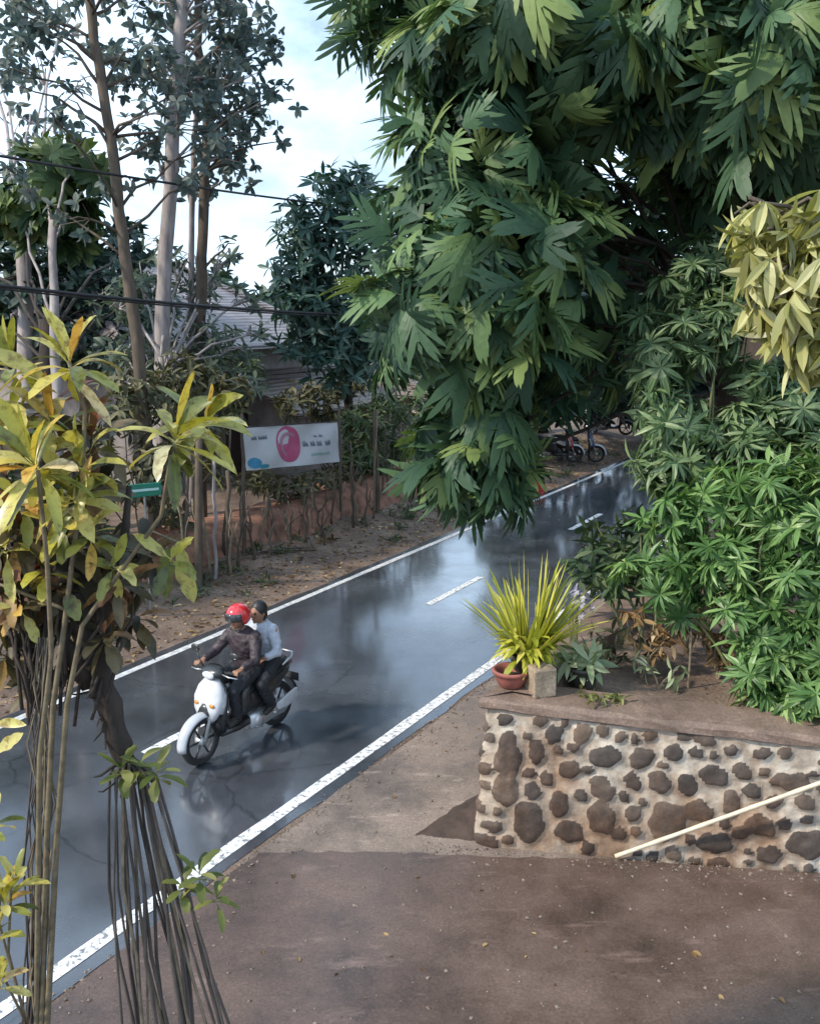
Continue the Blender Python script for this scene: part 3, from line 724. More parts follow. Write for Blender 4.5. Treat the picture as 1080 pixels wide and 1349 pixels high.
bush('porch_creeper', 'hanging creeper over the house front under its roof edge', 'plant', [(att(x, y, 15.2), r) for x, y, r in [(265,460,.7),(300,470,.6),(285,510,.8),(330,480,.35),(250,520,.7)]], att(275, 600, 15.2), T_NARROW, M['hedge_green'], 55, (.3, .5), 5, 6, 'bark', .02, grav=.9)
# fence poles, thin and crooked, in a broken row
for i, (px, py, top, r, lb) in enumerate([(262,792,575,.075,'thickest dark fence pole, left of the banner'),(247,770,600,.04,'slim pole left of the thickest fence pole'),(284,775,600,.035,'slim pale fence pole just right of the thickest one'),(303,768,620,.05,'dark fence pole below the left end of the banner'),(322,752,545,.04,'banner pole holding its left end'),(352,735,650,.03,'short stake under the banner, left of its middle'),(402,712,640,.035,'short stake under the banner, right of its middle'),(428,703,650,.03,'short stake under the right half of the banner'),(449,700,540,.04,'banner pole holding its right end'),(497,690,540,.06,'stout grey post right of the banner among weeds'),(540,676,560,.035,'thin post beside the overhanging breadfruit leaves')]):
    b = gnd(px, py); tt = t_of(b); 
    b = att(px, py, min(max(tt, 11.3), 12.25)); b.z = gz(b) - .05
    tpz = att(px + random.uniform(-4, 4), top, t_of(b))
    mb = MB(); mb.tube([V((0,0,0))] + [p for p in curve(V((0,0,.05)), tpz - b, 6, 0, .025)], [r*1.15] + taper(r, r*.75, 6), 8, wob=.08)
    o = mb.build('fence_pole', M['bark'] if i != 2 else M['bark_pale'], smooth=True); o.location = b
    tag(o, lb, 'pole', 'wooden poles along the far bank')

rs_ = random.Random(31)
for i in range(34):
    px = 255 + i*7.6 + rs_.uniform(-6, 6); b = att(px, 720, rs_.uniform(11.2, 12.1)); b.z = gz(b) - .05
    hgt = rs_.uniform(.9, 2.6) if not 312 < px < 456 else rs_.uniform(.6, 1.25); r = rs_.uniform(.014, .034); tl = V((rs_.uniform(-.2, .2), rs_.uniform(-.15, .15), hgt))
    mb = MB(); pts = curve((0,0,0), tl, 6, 0, .035); mb.tube(pts, taper(r, r*.6, 6), 6, wob=.08)
    if rs_.random() < .6: mb.tube(curve(pts[3], pts[3] + V((rs_.uniform(-.3,.3), rs_.uniform(-.2,.2), hgt*.35)), 3, 0, .02), taper(r*.6, r*.3, 3), 5)
    o = mb.build('sapling', M['bark'] if rs_.random() < .6 else M['vine'], smooth=True); o.location = b
    tag(o, 'one of the thin bare sapling stems crowded along the red earth bank', 'sapling', 'bare sapling stems along the earth bank')
# red earth bank seen between the poles
mb = MB()
us_ = [5 + i*.35 for i in range(60)]
prof = [(11.7, -.2), (11.9, .1), (12.05, .4), (12.3, .55), (13.2, .5), (13.8, .1)]
vs = [ut(uu, t_ + .12*mnoise.noise(V((uu*1.3, t_*2, 0))), ((z_ + .3 + .18*mnoise.noise(V((uu*.9, t_*3, 5))))*min(1, max(.0, (uu-5.2)/4), max(0, (25.5-uu)/2)) - .1*(uu < 5.6 or uu > 25))) for uu in us_ for t_, z_ in prof]
k = len(prof)
mb.add(vs, [(i*k+j, (i+1)*k+j, (i+1)*k+j+1, i*k+j+1)[::-1] for i in range(len(us_)-1) for j in range(k-1)])
M['red_soil'] = plain('red_soil', (.24,.115,.075), .9, var=.6, scale=3.5, bump=.9, bscale=14)
tag(mb.build('earth_bank', M['red_soil'], smooth=True), kind='structure')

# ---------------------------------------------------------------- leaf litter
def litter(name, regions, n, size, mat, zoff=.012):
    mb = MB(); pos = []; 
    for i in range(n):
        f = random.choice(regions); p = f(); pos.append((p.x, p.y, p.z + zoff))
    pos = np.array(pos); a = RNG.random(n)*2*PI
    d = np.stack([np.cos(a), np.sin(a), RNG.normal(size=n)*.15], -1)
    up = np.stack([RNG.normal(size=n)*.35, RNG.normal(size=n)*.35, np.ones(n)], -1)
    s = size[0] + (size[1]-size[0])*RNG.random(n)
    mb.scatter(T_WIDE[0], T_WIDE[1], frames(d, up)*s[:, None, None], pos)
    return tag(mb.build(name, mat), kind='stuff')
def verge(): 
    uu, tt = random.uniform(3, 34), 9.95 + abs(random.gauss(.9, .8)); p = ut(uu, tt); p.z = ground_z(uu, tt); return p
def apr():
    p = ut(random.uniform(5.5, 13), random.uniform(3.75, 5.4)); p.z = .016; return p
def drv():
    p = V((random.uniform(-1.8, 4), random.uniform(5.4, 7.9), .052)); return p
def ter():
    p = V((random.uniform(.9, 5), 0, WT+.0)); p.y = 8.45 - .165*p.x + abs(random.gauss(.5, .6)); p.z -= wall_drop(p.x-.66)*max(0, min(1, 1-(p.y-8.4)/4)); return p
litter('leaf_litter', [verge], 4200, (.035, .12), M['dry'])
litter('fallen_leaves', [apr, drv, ter, ter], 120, (.025, .07), M['dry'], .006)
def grit(name, fn, n, size, mat):
    tv = [(1,0,0),(0,1,0),(-1,0,0),(0,-1,0),(0,0,.8),(0,0,-.5)]; tf = [(0,1,4),(1,2,4),(2,3,4),(3,0,4),(1,0,5),(2,1,5),(3,2,5),(0,3,5)]
    P = [fn() for _ in range(n)]; pos = np.array([(p.x, p.y, p.z) for p in P]); a = RNG.random(n)*2*PI
    d = np.stack([np.cos(a), np.sin(a), np.zeros(n)], -1); up = np.stack([RNG.normal(size=n)*.3, RNG.normal(size=n)*.3, np.ones(n)], -1)
    sc = (size[0] + (size[1]-size[0])*RNG.random(n)**3)[:, None, None]*(.6 + .8*RNG.random((n, 1, 3)))
    mb = MB(); mb.scatter(tv, tf, frames(d, up)*sc, pos); return tag(mb.build(name, mat, smooth=False), kind='stuff')
def edge_grit():
    p = ut(random.uniform(1, 15), 5.36 - abs(random.gauss(0, .16))); p.z = .018 if p.y > 8.1 else .052; return p
def foot_grit():
    x = random.uniform(.1, 4.2); p = V((x, 8.36 - .168*(x-.66) - .13 - abs(random.gauss(0, .14)), .03)); p.z = .018 if p.y > 7.97 else .052; return p
def any_grit(): return random.choice([edge_grit, edge_grit, foot_grit, drv, apr])()
M['grit'] = plain('grit', (.17,.13,.105), .9, var=.6, scale=40)
grit('grit', any_grit, 2600, (.004, .022), M['grit'])
def weeds():
    uu, tt = random.uniform(5, 32), 10.3 + abs(random.gauss(1.1, .7)); p = ut(uu, tt); p.z = ground_z(uu, tt); return p
mb = MB(); cl = [(weeds(), random.uniform(.05, .16)) for _ in range(150)]
foliage(mb, cl, T_NARROW, 900, (.08, .2), 3, el=(10, 70)); tag(mb.build('weeds', M['hedge_green']), kind='stuff')

# ---------------------------------------------------------------- terrace plants
def on_t(px, py):
    p = gnd(px, py, WT - .03)
    for _ in range(4): p = gnd(px, py, WT - .03 - wall_drop(p.x-.66)*max(0, min(1, 1-(p.y-8.4)/4)))
    return p
sh = K([(900,690,9.4,.42),(960,660,9.4,.42),(1030,650,9.2,.5),(1090,680,9,.55),(870,750,9.2,.40),(940,750,9.1,.42),(1010,740,9,.45),(1080,760,8.8,.5),(900,800,9.3,.28),(980,810,8.9,.38),(1050,830,8.6,.45),(1010,880,8.6,.36),(1075,900,8.4,.4),(1120,850,8.5,.5),(1000,925,8.55,.22),(1050,930,8.4,.25),(1150,750,9,.5)])
bush('cassava_bush', 'large bright green bush of finger-like leaves on the terrace above the stone wall', 'bush', sh, on_t(1020, 925), T_PALM, M['cassava'], 130, (.15, .27), 6, 14, 'green_stem', .02, el=(40, 95), grav=.35, shell=.5)
sh = K([(880,470,11.5,.45),(930,430,11.5,.5),(860,540,11.3,.45),(910,560,11.2,.5),(970,400,11.5,.5),(990,500,11.5,.35),(870,610,11,.42),(930,620,11,.42),(990,340,11.8,.5),(950,340,12,.4),(840,430,12,.3),(1000,600,10.8,.4),(1060,610,10.8,.45),(900,370,12,.4),(1060,480,12.5,.45),(1030,545,11.4,.45),(1075,565,11.2,.4),(1020,500,12,.45),(1090,530,12,.5),(985,560,11.3,.35)])
bush('pale_shrub', 'taller grey-green shrub with drooping finger leaves behind the bright bush', 'bush', sh, at(930, 850, 11.2)*1.0, T_PALM, M['cassava_pale'], 105, (.18, .34), 6, 12, 'green_stem', .025, el=(45, 110), grav=.7, shell=.5)
sh = K([(800,735,10.6,.28),(840,700,10.8,.3),(770,755,10.5,.2),(830,760,10.3,.3),(800,775,10.2,.18),(780,700,11.5,.15)])
bush('shadowy_bush', 'dark green bush hanging over the road edge behind the spiky yellow plant', 'bush', sh, on_t(850, 850), T_SIMPLE, M['hedge_green'], 200, (.16, .28), 6, 6, 'green_stem', .015)
# mango branch with yellowish leaves, its trunk stands right of the view
mg = K([(1000,290,6.9,.22),(1050,290,6.8,.28),(1020,340,6.7,.25),(1075,350,6.6,.3),(1010,400,6.8,.2),(1050,410,6.6,.25),(1090,440,6.6,.28),(1060,455,6.6,.15),(1130,350,6.6,.35),(1130,280,6.8,.35),(1110,480,6.7,.2),(975,300,7.1,.15)]) + [(V((4.3, 8.3, 5.6)), .5), (V((5.0, 7.7, 5.9)), .55), (V((5.7, 8.6, 5.7)), .6), (V((5.2, 9.1, 6.1)), .55), (V((5.9, 7.9, 5.2)), .5), (V((4.8, 8.3, 6.4)), .5)]
tree('mango_tree', 'mango tree with long drooping yellowish leaves at the right edge', mg, (5.2, 8.4, WT), (4.4, 7.8, 5.2), .13, T_MANGO, M['mango'], 170, (.18, .32), 8, 'bark', el=(75, 150), grav=2.2, shell=.5, upw=.2)

def strap(mb, base, d, up, L_, w, arch, n=8, m=0, fold=.2, shape=None):
    """a single long leaf as a folded arching strip"""
    d = V(d).normalized(); up = V(up); side = d.cross(up).normalized(); up = side.cross(d).normalized()
    p = V(base); vs = []; cur = d.copy(); sway = random.uniform(-.45, .45); ph = random.uniform(0, 6); rip = .13 if w > .045 else 0
    for i in range(n+1):
        s = i/n
        ww = w*(shape(s) if shape else math.sin(PI*min(1, s*.93+.05))**.75)*.5
        ww *= 1 + rip*math.sin(s*17 + ph)
        if i == n: ww = w*.01
        nn = side.cross(cur).normalized()
        vs += [p - side*ww + nn*ww*fold, p.copy(), p + side*ww + nn*ww*fold]
        cur = (cur + V((0, 0, -arch/n)) + side*(sway/n)).normalized(); p = p + cur*(L_/n)
    mb.add(vs, [f for i in range(n) for f in ((3*i, 3*i+3, 3*i+4, 3*i+1), (3*i+1, 3*i+4, 3*i+5, 3*i+2))], m)

# spiky yellow plant in a grey pot
def pot(root, r, h, mat, name='pot', th=.02, c=(0,0,0), axis=(0,0,1)):
    mb = MB(); mb.lathe([(0, 0), (r*.68, 0), (r*.72, .01), (r*.96, h*.86), (r*1.06, h*.88), (r*1.06, h), (r*1.0-th, h), (r*.9-th, h*.82), (0, h*.8)], c, axis, 24)
    return mb.build(name, mat, root, smooth=True)
M['terracotta'] = plain('terracotta', (.26,.085,.065), .7, var=.35, scale=9, bump=.3)
M['grey_pot'] = plain('dark_pot', (.07,.06,.055), .6, var=.4, scale=9)
M['block'] = concrete_material('block_cement', (.3,.23,.16), (.2,.15,.1), .7, 4)
M['pot_soil'] = plain('pot_soil', (.035,.025,.02), .95, var=.5, scale=30, bump=.8)
b = gnd(694, 893, WT + .045)
root = thing('potted_spiky_plant', 'tall spiky yellow-green plant in a pot on the terrace corner', 'potted plant', b)
pot(root, .17, .24, M['grey_pot'])
mb = MB(); rnd = random.Random(4)
for i in range(85):
    az = rnd.uniform(0, 2*PI); e = rnd.random()**.8
    el_ = math.radians(89 - 50*e)
    d = V((math.cos(az)*math.cos(el_), math.sin(az)*math.cos(el_), math.sin(el_)))
    strap(mb, (math.cos(az)*.06, math.sin(az)*.06, .2), d, (0, 0, 1) if abs(d.z) < .97 else (1, 0, 0), rnd.uniform(.72, 1.08)*(1-.2*e), rnd.uniform(.045, .075), rnd.uniform(.05, .5)*e, 7, 0, .35, lambda s: (1-s)**.5*min(1, .4+s*3))
mb.build('leaves', M['spiky'], root)
mb = MB()
for i in range(85):
    az = rnd.uniform(0, 2*PI); el_ = math.radians(rnd.uniform(-10, 60))
    d = V((math.cos(az)*math.cos(el_), math.sin(az)*math.cos(el_), math.sin(el_)))
    strap(mb, (math.cos(az)*.08, math.sin(az)*.08, .24 + rnd.uniform(0, .16)), d, (0, 0, 1), rnd.uniform(.22, .36), rnd.uniform(.05, .075), 1.2, 6)
mb.build('lower_leaves', M['spiky'], root)
# long stray spikes to the left
mb = MB()
for px, py in [(612,788),(622,770),(630,800),(640,755)]:
    tipp = at(px, py, b.y - .1) - b; st = V((-.05, 0, .22))
    strap(mb, st, tipp - st, (0, 0, 1), (tipp-st).length, .035, .0, 7, 0, .35, lambda s: (1-s)**.5)
mb.build('side_leaves', M['cassava_pale'], root)
b = gnd(673, 903, WT + .045)
root = thing('terracotta_pot', 'low reddish clay bowl at the terrace corner, in front of the spiky plant', 'pot', b, 0)
mb = MB(); mb.lathe([(0, 0), (.10, 0), (.115, .012), (.155, .09), (.165, .125), (.178, .13), (.18, .155), (.17, .165), (.15, .16), (.14, .12), (.10, .05), (0, .04)], n=28)
mb.build('bowl_body', M['terracotta'], root, smooth=True)
mb = MB(); mb.lathe([(0, .095), (.06, .102), (.11, .09), (.137, .085)], n=20); mb.build('bowl_soil', M['pot_soil'], root, smooth=True)
b = gnd(711, 908, WT + .045)
mb = MB(); mb.box((-.11, -.12, -.04), (.11, .12, .23)); o = bevel(mb.build('cement_block', M['block']), .015, 2); o.location = b; o.rotation_euler = (0, 0, .3)
tag(o, 'tan cement block standing between the clay pot and the pale-leaved plant', 'block')
b = on_t(768, 903)
root = thing('pale_potted_plant', 'low plant with whitish green leaves in a dark pot', 'potted plant', b)
pot(root, .16, .2, M['grey_pot'])
mb = MB(); foliage(mb, [(V((0, 0, .27)), .2)], T_SIMPLE, 380, (.16, .27), 5, el=(35, 100), grav=.5, squash=.4, shell=.6); mb.build('leaves', M['pale_leaf'], root)
b = on_t(755, 862)
root = thing('lilac_plant', 'pale lilac flowering plant behind the spiky plant', 'plant', b)
mb = MB(); foliage(mb, [(V((.03, 0, .52)), .14), (V((.07, 0, .64)), .10)], T_WIDE, 500, (.06, .10), 6, el=(30, 90)); mb.build('flower_head', M['lilac'], root)
mb = MB(); [mb.tube(curve((0,0,0), (random.uniform(-.1,.1), random.uniform(-.1,.1), .54), 4, 0, .02), .008, 5) for _ in range(6)]; mb.build('stem', M['green_stem'], root)
def dry_plant(px, py, label, mat='dry', n=26, hgt=.45, sz=.2):
    b = on_t(px, py); root = thing('withered_plant', label, 'plant', b, 0, 'withered plants along the terrace edge')
    mb = MB(); mf = MB(); cl = []
    for i in range(n//4):
        az = random.uniform(0, 2*PI); tipp = V((math.cos(az)*random.uniform(.1, .3), math.sin(az)*random.uniform(.1, .3), hgt*random.uniform(.6, 1.1)))
        mb.tube(curve((0,0,-.03), tipp, 4, .04, .02), taper(.012, .005, 4), 5); cl.append((tipp, .1)); cl.append((tipp*.6, .09))
    mb.build('stem', M['vine'], root)
    foliage(mf, cl, T_SIMPLE, 360, (sz*.6, sz), 3, el=(50, 130), grav=.9); mf.build('leaves', M[mat], root)
dry_plant(845, 890, 'withered brown plant left of the thin garden stake', hgt=.55)
dry_plant(868, 905, 'small pale withered plant in front of the brown one', 'pale_leaf', 10, .25, .16)
dry_plant(945, 893, 'reddish withered plant right of the thin garden stake', hgt=.4)
dry_plant(905, 862, 'withered brown plant behind the thin garden stake', hgt=.7)
dry_plant(800, 880, 'withered olive plant beside the pale potted plant', 'hedge', 18, .5, .18)
dry_plant(782, 925, 'low green weed on the coping in front of the pale potted plant', 'fern', 24, .13, .12)
b = on_t(906, 905)
mb = MB(); mb.tube([(0,0,-.1), (.005,0,.3), (.0,.01,.62)], [.012,.011,.009], 7); o = mb.build('garden_stake', M['vine']); o.location = b
tag(o, 'thin upright garden stake among the withered plants', 'stake')
# bamboo pole leaning on the wall
M['bamboo'] = plain('bamboo', (.62,.52,.38), .45, var=.2, scale=12, stretch=(1,1,1))
pb = gnd(810, 1127, .06); pt_ = V((4.7, 7.66, 1.3)); 
a_ = at(1080, 1030, 7.62); dd = (a_ - pb).normalized()
ln = (1.30 - pb.z)/dd.z
mb = MB(); pts = [dd*(ln*i/24) for i in range(25)]
rad = [.019 if i % 4 else .022 for i in range(25)]
mb.tube(pts, rad, 10); o = mb.build('bamboo_pole', M['bamboo'], smooth=True); o.location = pb + V((0, -.02, 0))
tag(o, 'long pale bamboo pole leaning against the stone wall', 'pole')

# ---------------------------------------------------------------- foreground croton shrub and root-draped trunk
YC = 3.9
def croton_rosette(mb, c, n, L_, w, tilt=(10, 95), axis=(0, 0, 1), rnd=random, arch=.9, m=0):
    ax = V(axis).normalized(); a = ax.orthogonal().normalized(); b_ = ax.cross(a)
    for i in range(n):
        az = 2.4*i + rnd.uniform(-.3, .3); e = math.radians(tilt[0] + (tilt[1]-tilt[0])*(i+.5)/n + rnd.uniform(-8, 8))
        per = a*math.cos(az) + b_*math.sin(az); d = ax*math.cos(e) + per*math.sin(e)
        up = ax*math.sin(e) - per*math.cos(e)
        l = L_*rnd.uniform(.75, 1.1)
        # bare petiole then the blade
        base = V(c) - ax*(.05*i/n)
        strap(mb, base, d, up, l, w*rnd.uniform(.8, 1.2), arch*rnd.uniform(.4, 1.1), 9, m, rnd.uniform(.15, .4), lambda s: max(.12, math.sin(PI*min(1, max(0, (s-.1)*1.06)))**.7) if s > .1 else .1)
cb = V((-1.45, 3.75, .05))
root = thing('croton_shrub', 'leggy croton shrub with long yellow and cream leaves in the left foreground', 'shrub', cb)
rn = random.Random(21)
ros = [(92,478,3.9,17,.26,.065,(.1,-.2,1)),(232,575,3.75,17,.26,.075,(.35,-.1,1)),(270,556,3.95,14,.25,.085,(.4,-.3,.8)),(45,612,3.6,20,.29,.075,(-.2,-.4,.9)),(95,655,3.8,15,.24,.07,(-.1,-.6,.6)),(-10,520,3.9,14,.27,.08,(-.3,-.2,1)),(15,480,4.1,12,.25,.06,(-.3,0,1)),(112,590,3.9,10,.2,.065,(-.5,-.3,.7)),(70,560,3.95,12,.26,.07,(0,-.3,.9))]
mb = MB()
for px, py, Y, n, l, w, axx in ros:
    croton_rosette(mb, at(px, py, Y) - cb, n, l, w*.78, (8, 118), axx, rnd=rn, arch=1.3)
for px, py, Y, dpx, dpy, l, w in [(222,722,4.0,210,790,.22,.075),(238,722,4.0,250,800,.24,.08),(85,785,3.8,118,815,.12,.07),(-5,990,3.6,40,960,.15,.05),(-5,955,3.6,45,940,.14,.04),(10,470,3.9,-20,400,.2,.05),(60,500,3.9,20,470,.26,.06)]:
    p0 = at(px, py, Y) - cb; p1 = at(dpx, dpy, Y-.03) - cb
    strap(mb, p0, p1-p0, (0, -1, .6), l, w, .15, 8, 0, .2)
for px, py, Y, n, l in [(5,1185,3.4,14,.15),(0,1290,3.3,12,.13),(-10,1080,3.4,9,.14),(20,1160,3.4,7,.12),(-5,1230,3.4,10,.13)]:
    croton_rosette(mb, at(px, py, Y) - cb, n, l, .04, rnd=rn)
mb.build('leaves', M['croton'], root, smooth=True)
mb = MB()
old = [(60,540,4.1,14,.24,.075),(35,700,3.9,14,.22,.08),(95,720,3.95,14,.22,.08),(0,760,3.9,12,.22,.08),(145,720,4.05,12,.18,.08),(60,790,4.0,12,.18,.07),(10,860,4.0,10,.18,.06),(120,640,4.1,10,.18,.07),(120,580,4.15,12,.24,.07),(190,715,4.2,8,.15,.06),(20,640,4.2,14,.24,.08),(75,660,4.2,14,.24,.08),(130,740,4.2,12,.2,.07),(110,790,4.2,10,.16,.06),(30,820,4.1,10,.18,.06),(-10,700,4.1,12,.22,.08),(0,580,4.2,12,.24,.07),(165,760,4.1,7,.14,.05),(45,900,4.0,8,.14,.05),(200,730,4.15,8,.18,.06)]
old += [(rn.uniform(-5, 200), rn.uniform(640, 850), rn.uniform(3.85, 4.25), 9, rn.uniform(.13, .2), .055) for _ in range(12)]
mb2 = MB()
for px, py, n, l in [(30,660,10,.2),(80,690,9,.18),(5,720,9,.2),(120,700,9,.17),(60,745,8,.16),(150,745,8,.15),(20,800,8,.15),(225,735,6,.17),(105,610,9,.2),(10,560,9,.2)]:
    croton_rosette(mb2, at(px, py, 3.82) - cb, n, l, .05, (20, 130), (rn.uniform(-.4,.4), rn.uniform(-.7,0), .7), rnd=rn)
mb2.build('leaves', M['croton'], root, smooth=True)
for px, py, Y, n, l, w in old:
    croton_rosette(mb, at(px, py, Y) - cb, n+3, l, w*.85, (30, 150), (rn.uniform(-.5,.5), rn.uniform(-.6,.1), .7), rnd=rn)
    for q in range(2):
        stem_c = at(px, py, Y) - cb; lo = at(70 + (px-70)*.45 + rn.uniform(-14, 14), 905 + rn.uniform(-40, 60), 3.85) - cb
        ms = MB(); ms.tube(curve(stem_c, lo, 6, .03, .02), taper(.005, .008, 6), 6)
        if q == 0: ms.build('stem', M['bark_dark'], root, True)
mb.build('old_leaves', M['croton_dark'], root, smooth=True)
def stem_px(pts, r0, r1, parent, base, mat, name='stem', extra_base=None):
    P = [at(x, y, Y) - base for x, y, Y in pts]
    if extra_base is not None: P.append(V(extra_base) - base)
    mb = MB(); D = []
    for a, b2 in zip(P, P[1:]):
        for i in range(4): D.append(a.lerp(b2, i/4))
    D.append(P[-1])
    mb.tube(D, taper(r1, r0, len(D)-1), 7); return mb.build(name, mat, parent, smooth=True)
stem_px([(90,475,3.9),(112,540,3.92),(108,640,3.85),(95,740,3.8),(84,830,3.8),(70,930,3.78),(62,1100,3.75),(55,1349,3.7)], .014, .008, root, cb, M['stem'], extra_base=cb+V((.03,0,0)))
stem_px([(225,600,3.75),(212,680,3.78),(150,765,3.8),(108,825,3.8),(88,930,3.78),(75,1100,3.75),(62,1349,3.7)], .015, .007, root, cb, M['stem'], extra_base=cb+V((-.03,.03,0)))
stem_px([(50,620,3.6),(62,740,3.65),(68,860,3.7),(52,1000,3.7),(48,1349,3.7)], .013, .008, root, cb, M['stem'], extra_base=cb+V((0,-.05,0)))
stem_px([(268,565,3.95),(235,610,3.88),(222,640,3.8)], .007, .006, root, cb, M['stem'])
stem_px([(0,770,3.8),(40,785,3.8),(86,803,3.8)], .008, .006, root, cb, M['stem'])
stem_px([(235,715,4.0),(200,700,3.95),(190,715,3.85)], .006, .006, root, cb, M['stem'])
for X0 in [(0,1180,3.4),(15,1165,3.4),(-5,1290,3.3),(-10,1080,3.4)]:
    stem_px([X0, (X0[0]-4, X0[1]+90, 3.5)], .006, .005, root, cb, M['stem'], extra_base=at(35, 1349, 3.7))
# root-draped trunk
tb = V((-.95, 4.0, .05))
root = thing('root_draped_trunk', 'dark leaning trunk with a curtain of thin hanging roots below it', 'tree', tb)
mb = MB()
tr = [(98,770,3.95),(112,820,3.95),(125,870,3.95),(145,930,3.95),(160,985,3.95),(170,1015,3.95)]
P = [at(*q)-tb for q in tr]
Pd = [P[0]]
for a_0, a_1 in zip(P, P[1:]): Pd += [a_0.lerp(a_1, .33) + V((rn.uniform(-.012,.012),0,0)), a_0.lerp(a_1, .66) + V((rn.uniform(-.012,.012),0,0)), a_1]
mb.tube(Pd, [(.03,.036,.05,.054,.047,.058,.06,.048,.052,.055,.042,.048,.05,.04,.044,.036)[i] for i in range(16)], 14, wob=.16)
for q in range(22):
    k_ = rn.randrange(1, len(P)-1); p_ = P[k_].lerp(P[k_+1], rn.random()); d_ = V((rn.uniform(-1, 1), rn.uniform(-1, .2), rn.uniform(-.9, .5))).normalized()
    mb.tube(curve(p_, p_ + d_*rn.uniform(.07, .17), 4, rn.uniform(-.03, .02), .012), taper(rn.uniform(.007, .013), .003, 4), 5)
mb.tube([at(100,770,3.95)-tb, at(75,700,4.0)-tb, at(60,620,4.05)-tb, at(50,560,4.1)-tb], [.05,.035,.025,.015], 8, wob=.1)
mb.tube([at(130,830,3.95)-tb, at(150,770,4.0)-tb, at(165,700,4.05)-tb, at(170,640,4.1)-tb], [.05,.03,.02,.012], 8, wob=.1)
mb.tube([at(120,900,3.95)-tb, at(98,870,3.9)-tb, at(88,845,3.9)-tb], [.045,.035,.02], 8, wob=.15)
mb.build('trunk', M['bark_dark'], root, smooth=True)
rn = random.Random(8)
for i in range(24):
    s = i/23
    x0 = 148 + 55*s + rn.uniform(-6, 6); x1 = 165 + 128*s + rn.uniform(-12, 12); xm = (150 + 95*s) + rn.uniform(-8, 8)
    Y0 = 3.92 + rn.uniform(-.05, .05)
    pts = [(165 + rn.uniform(-8, 8), 992, 3.95), (x0, 1022, Y0), (x0*.6 + xm*.4 + rn.uniform(-3, 3), 1090, Y0), (xm, 1170, Y0 + rn.uniform(-.03, .03)), ((xm+x1)/2 + rn.uniform(-7, 7), 1260, Y0), (x1, 1349, Y0)]
    stem_px(pts, rn.uniform(.006, .011), rn.uniform(.004, .007), root, tb, M['root'] if rn.random() > .3 else M['vine'], 'hanging_root', tb + V((rn.uniform(-.15, .2), rn.uniform(-.1, .1), -.02)))
mb = MB()
for px, py, n, l in [(160,1012,9,.13),(205,1015,9,.15),(185,1005,6,.12)]:
    croton_rosette(mb, at(px, py, 3.86)-tb, n, l, .045, (40, 110), rnd=rn)
mb.build('fern_tuft', M['fern'], root, smooth=True); mb = MB()
for px, py, n, l in [(262,1150,10,.13),(240,1165,8,.1),(285,1180,8,.12)]:
    croton_rosette(mb, at(px, py, 3.88)-tb, n, l, .04, (30, 120), rnd=rn)
mb.build('fern_tuft', M['fern'], root, smooth=True)
# tangle of dry vines at the left
vb = V((-1.6, 3.9, .05))
root = thing('dry_vine_tangle', 'tangle of thin dry vines hanging at the left edge', 'vine', vb)
for i in range(19):
    x = 62 + rn.uniform(-24, 24); pts = []
    for j, y in enumerate([840, 900, 980, 1060, 1140, 1220, 1290, 1349]):
        w = (14 + 16*math.sin(PI*min(1, j/5)))*(.4+.6*rn.random()); pts.append((x*.4 + 62*.6 - 4 - j*2.0 + rn.uniform(-w, w)*.75, y, 3.85 + rn.uniform(-.04, .04)))
    stem_px(pts, .005, .003, root, vb, M['vine'] if rn.random() > .35 else M['root'], 'vine', vb + V((rn.uniform(-.1, .1), rn.uniform(-.1, .1), -.02)))

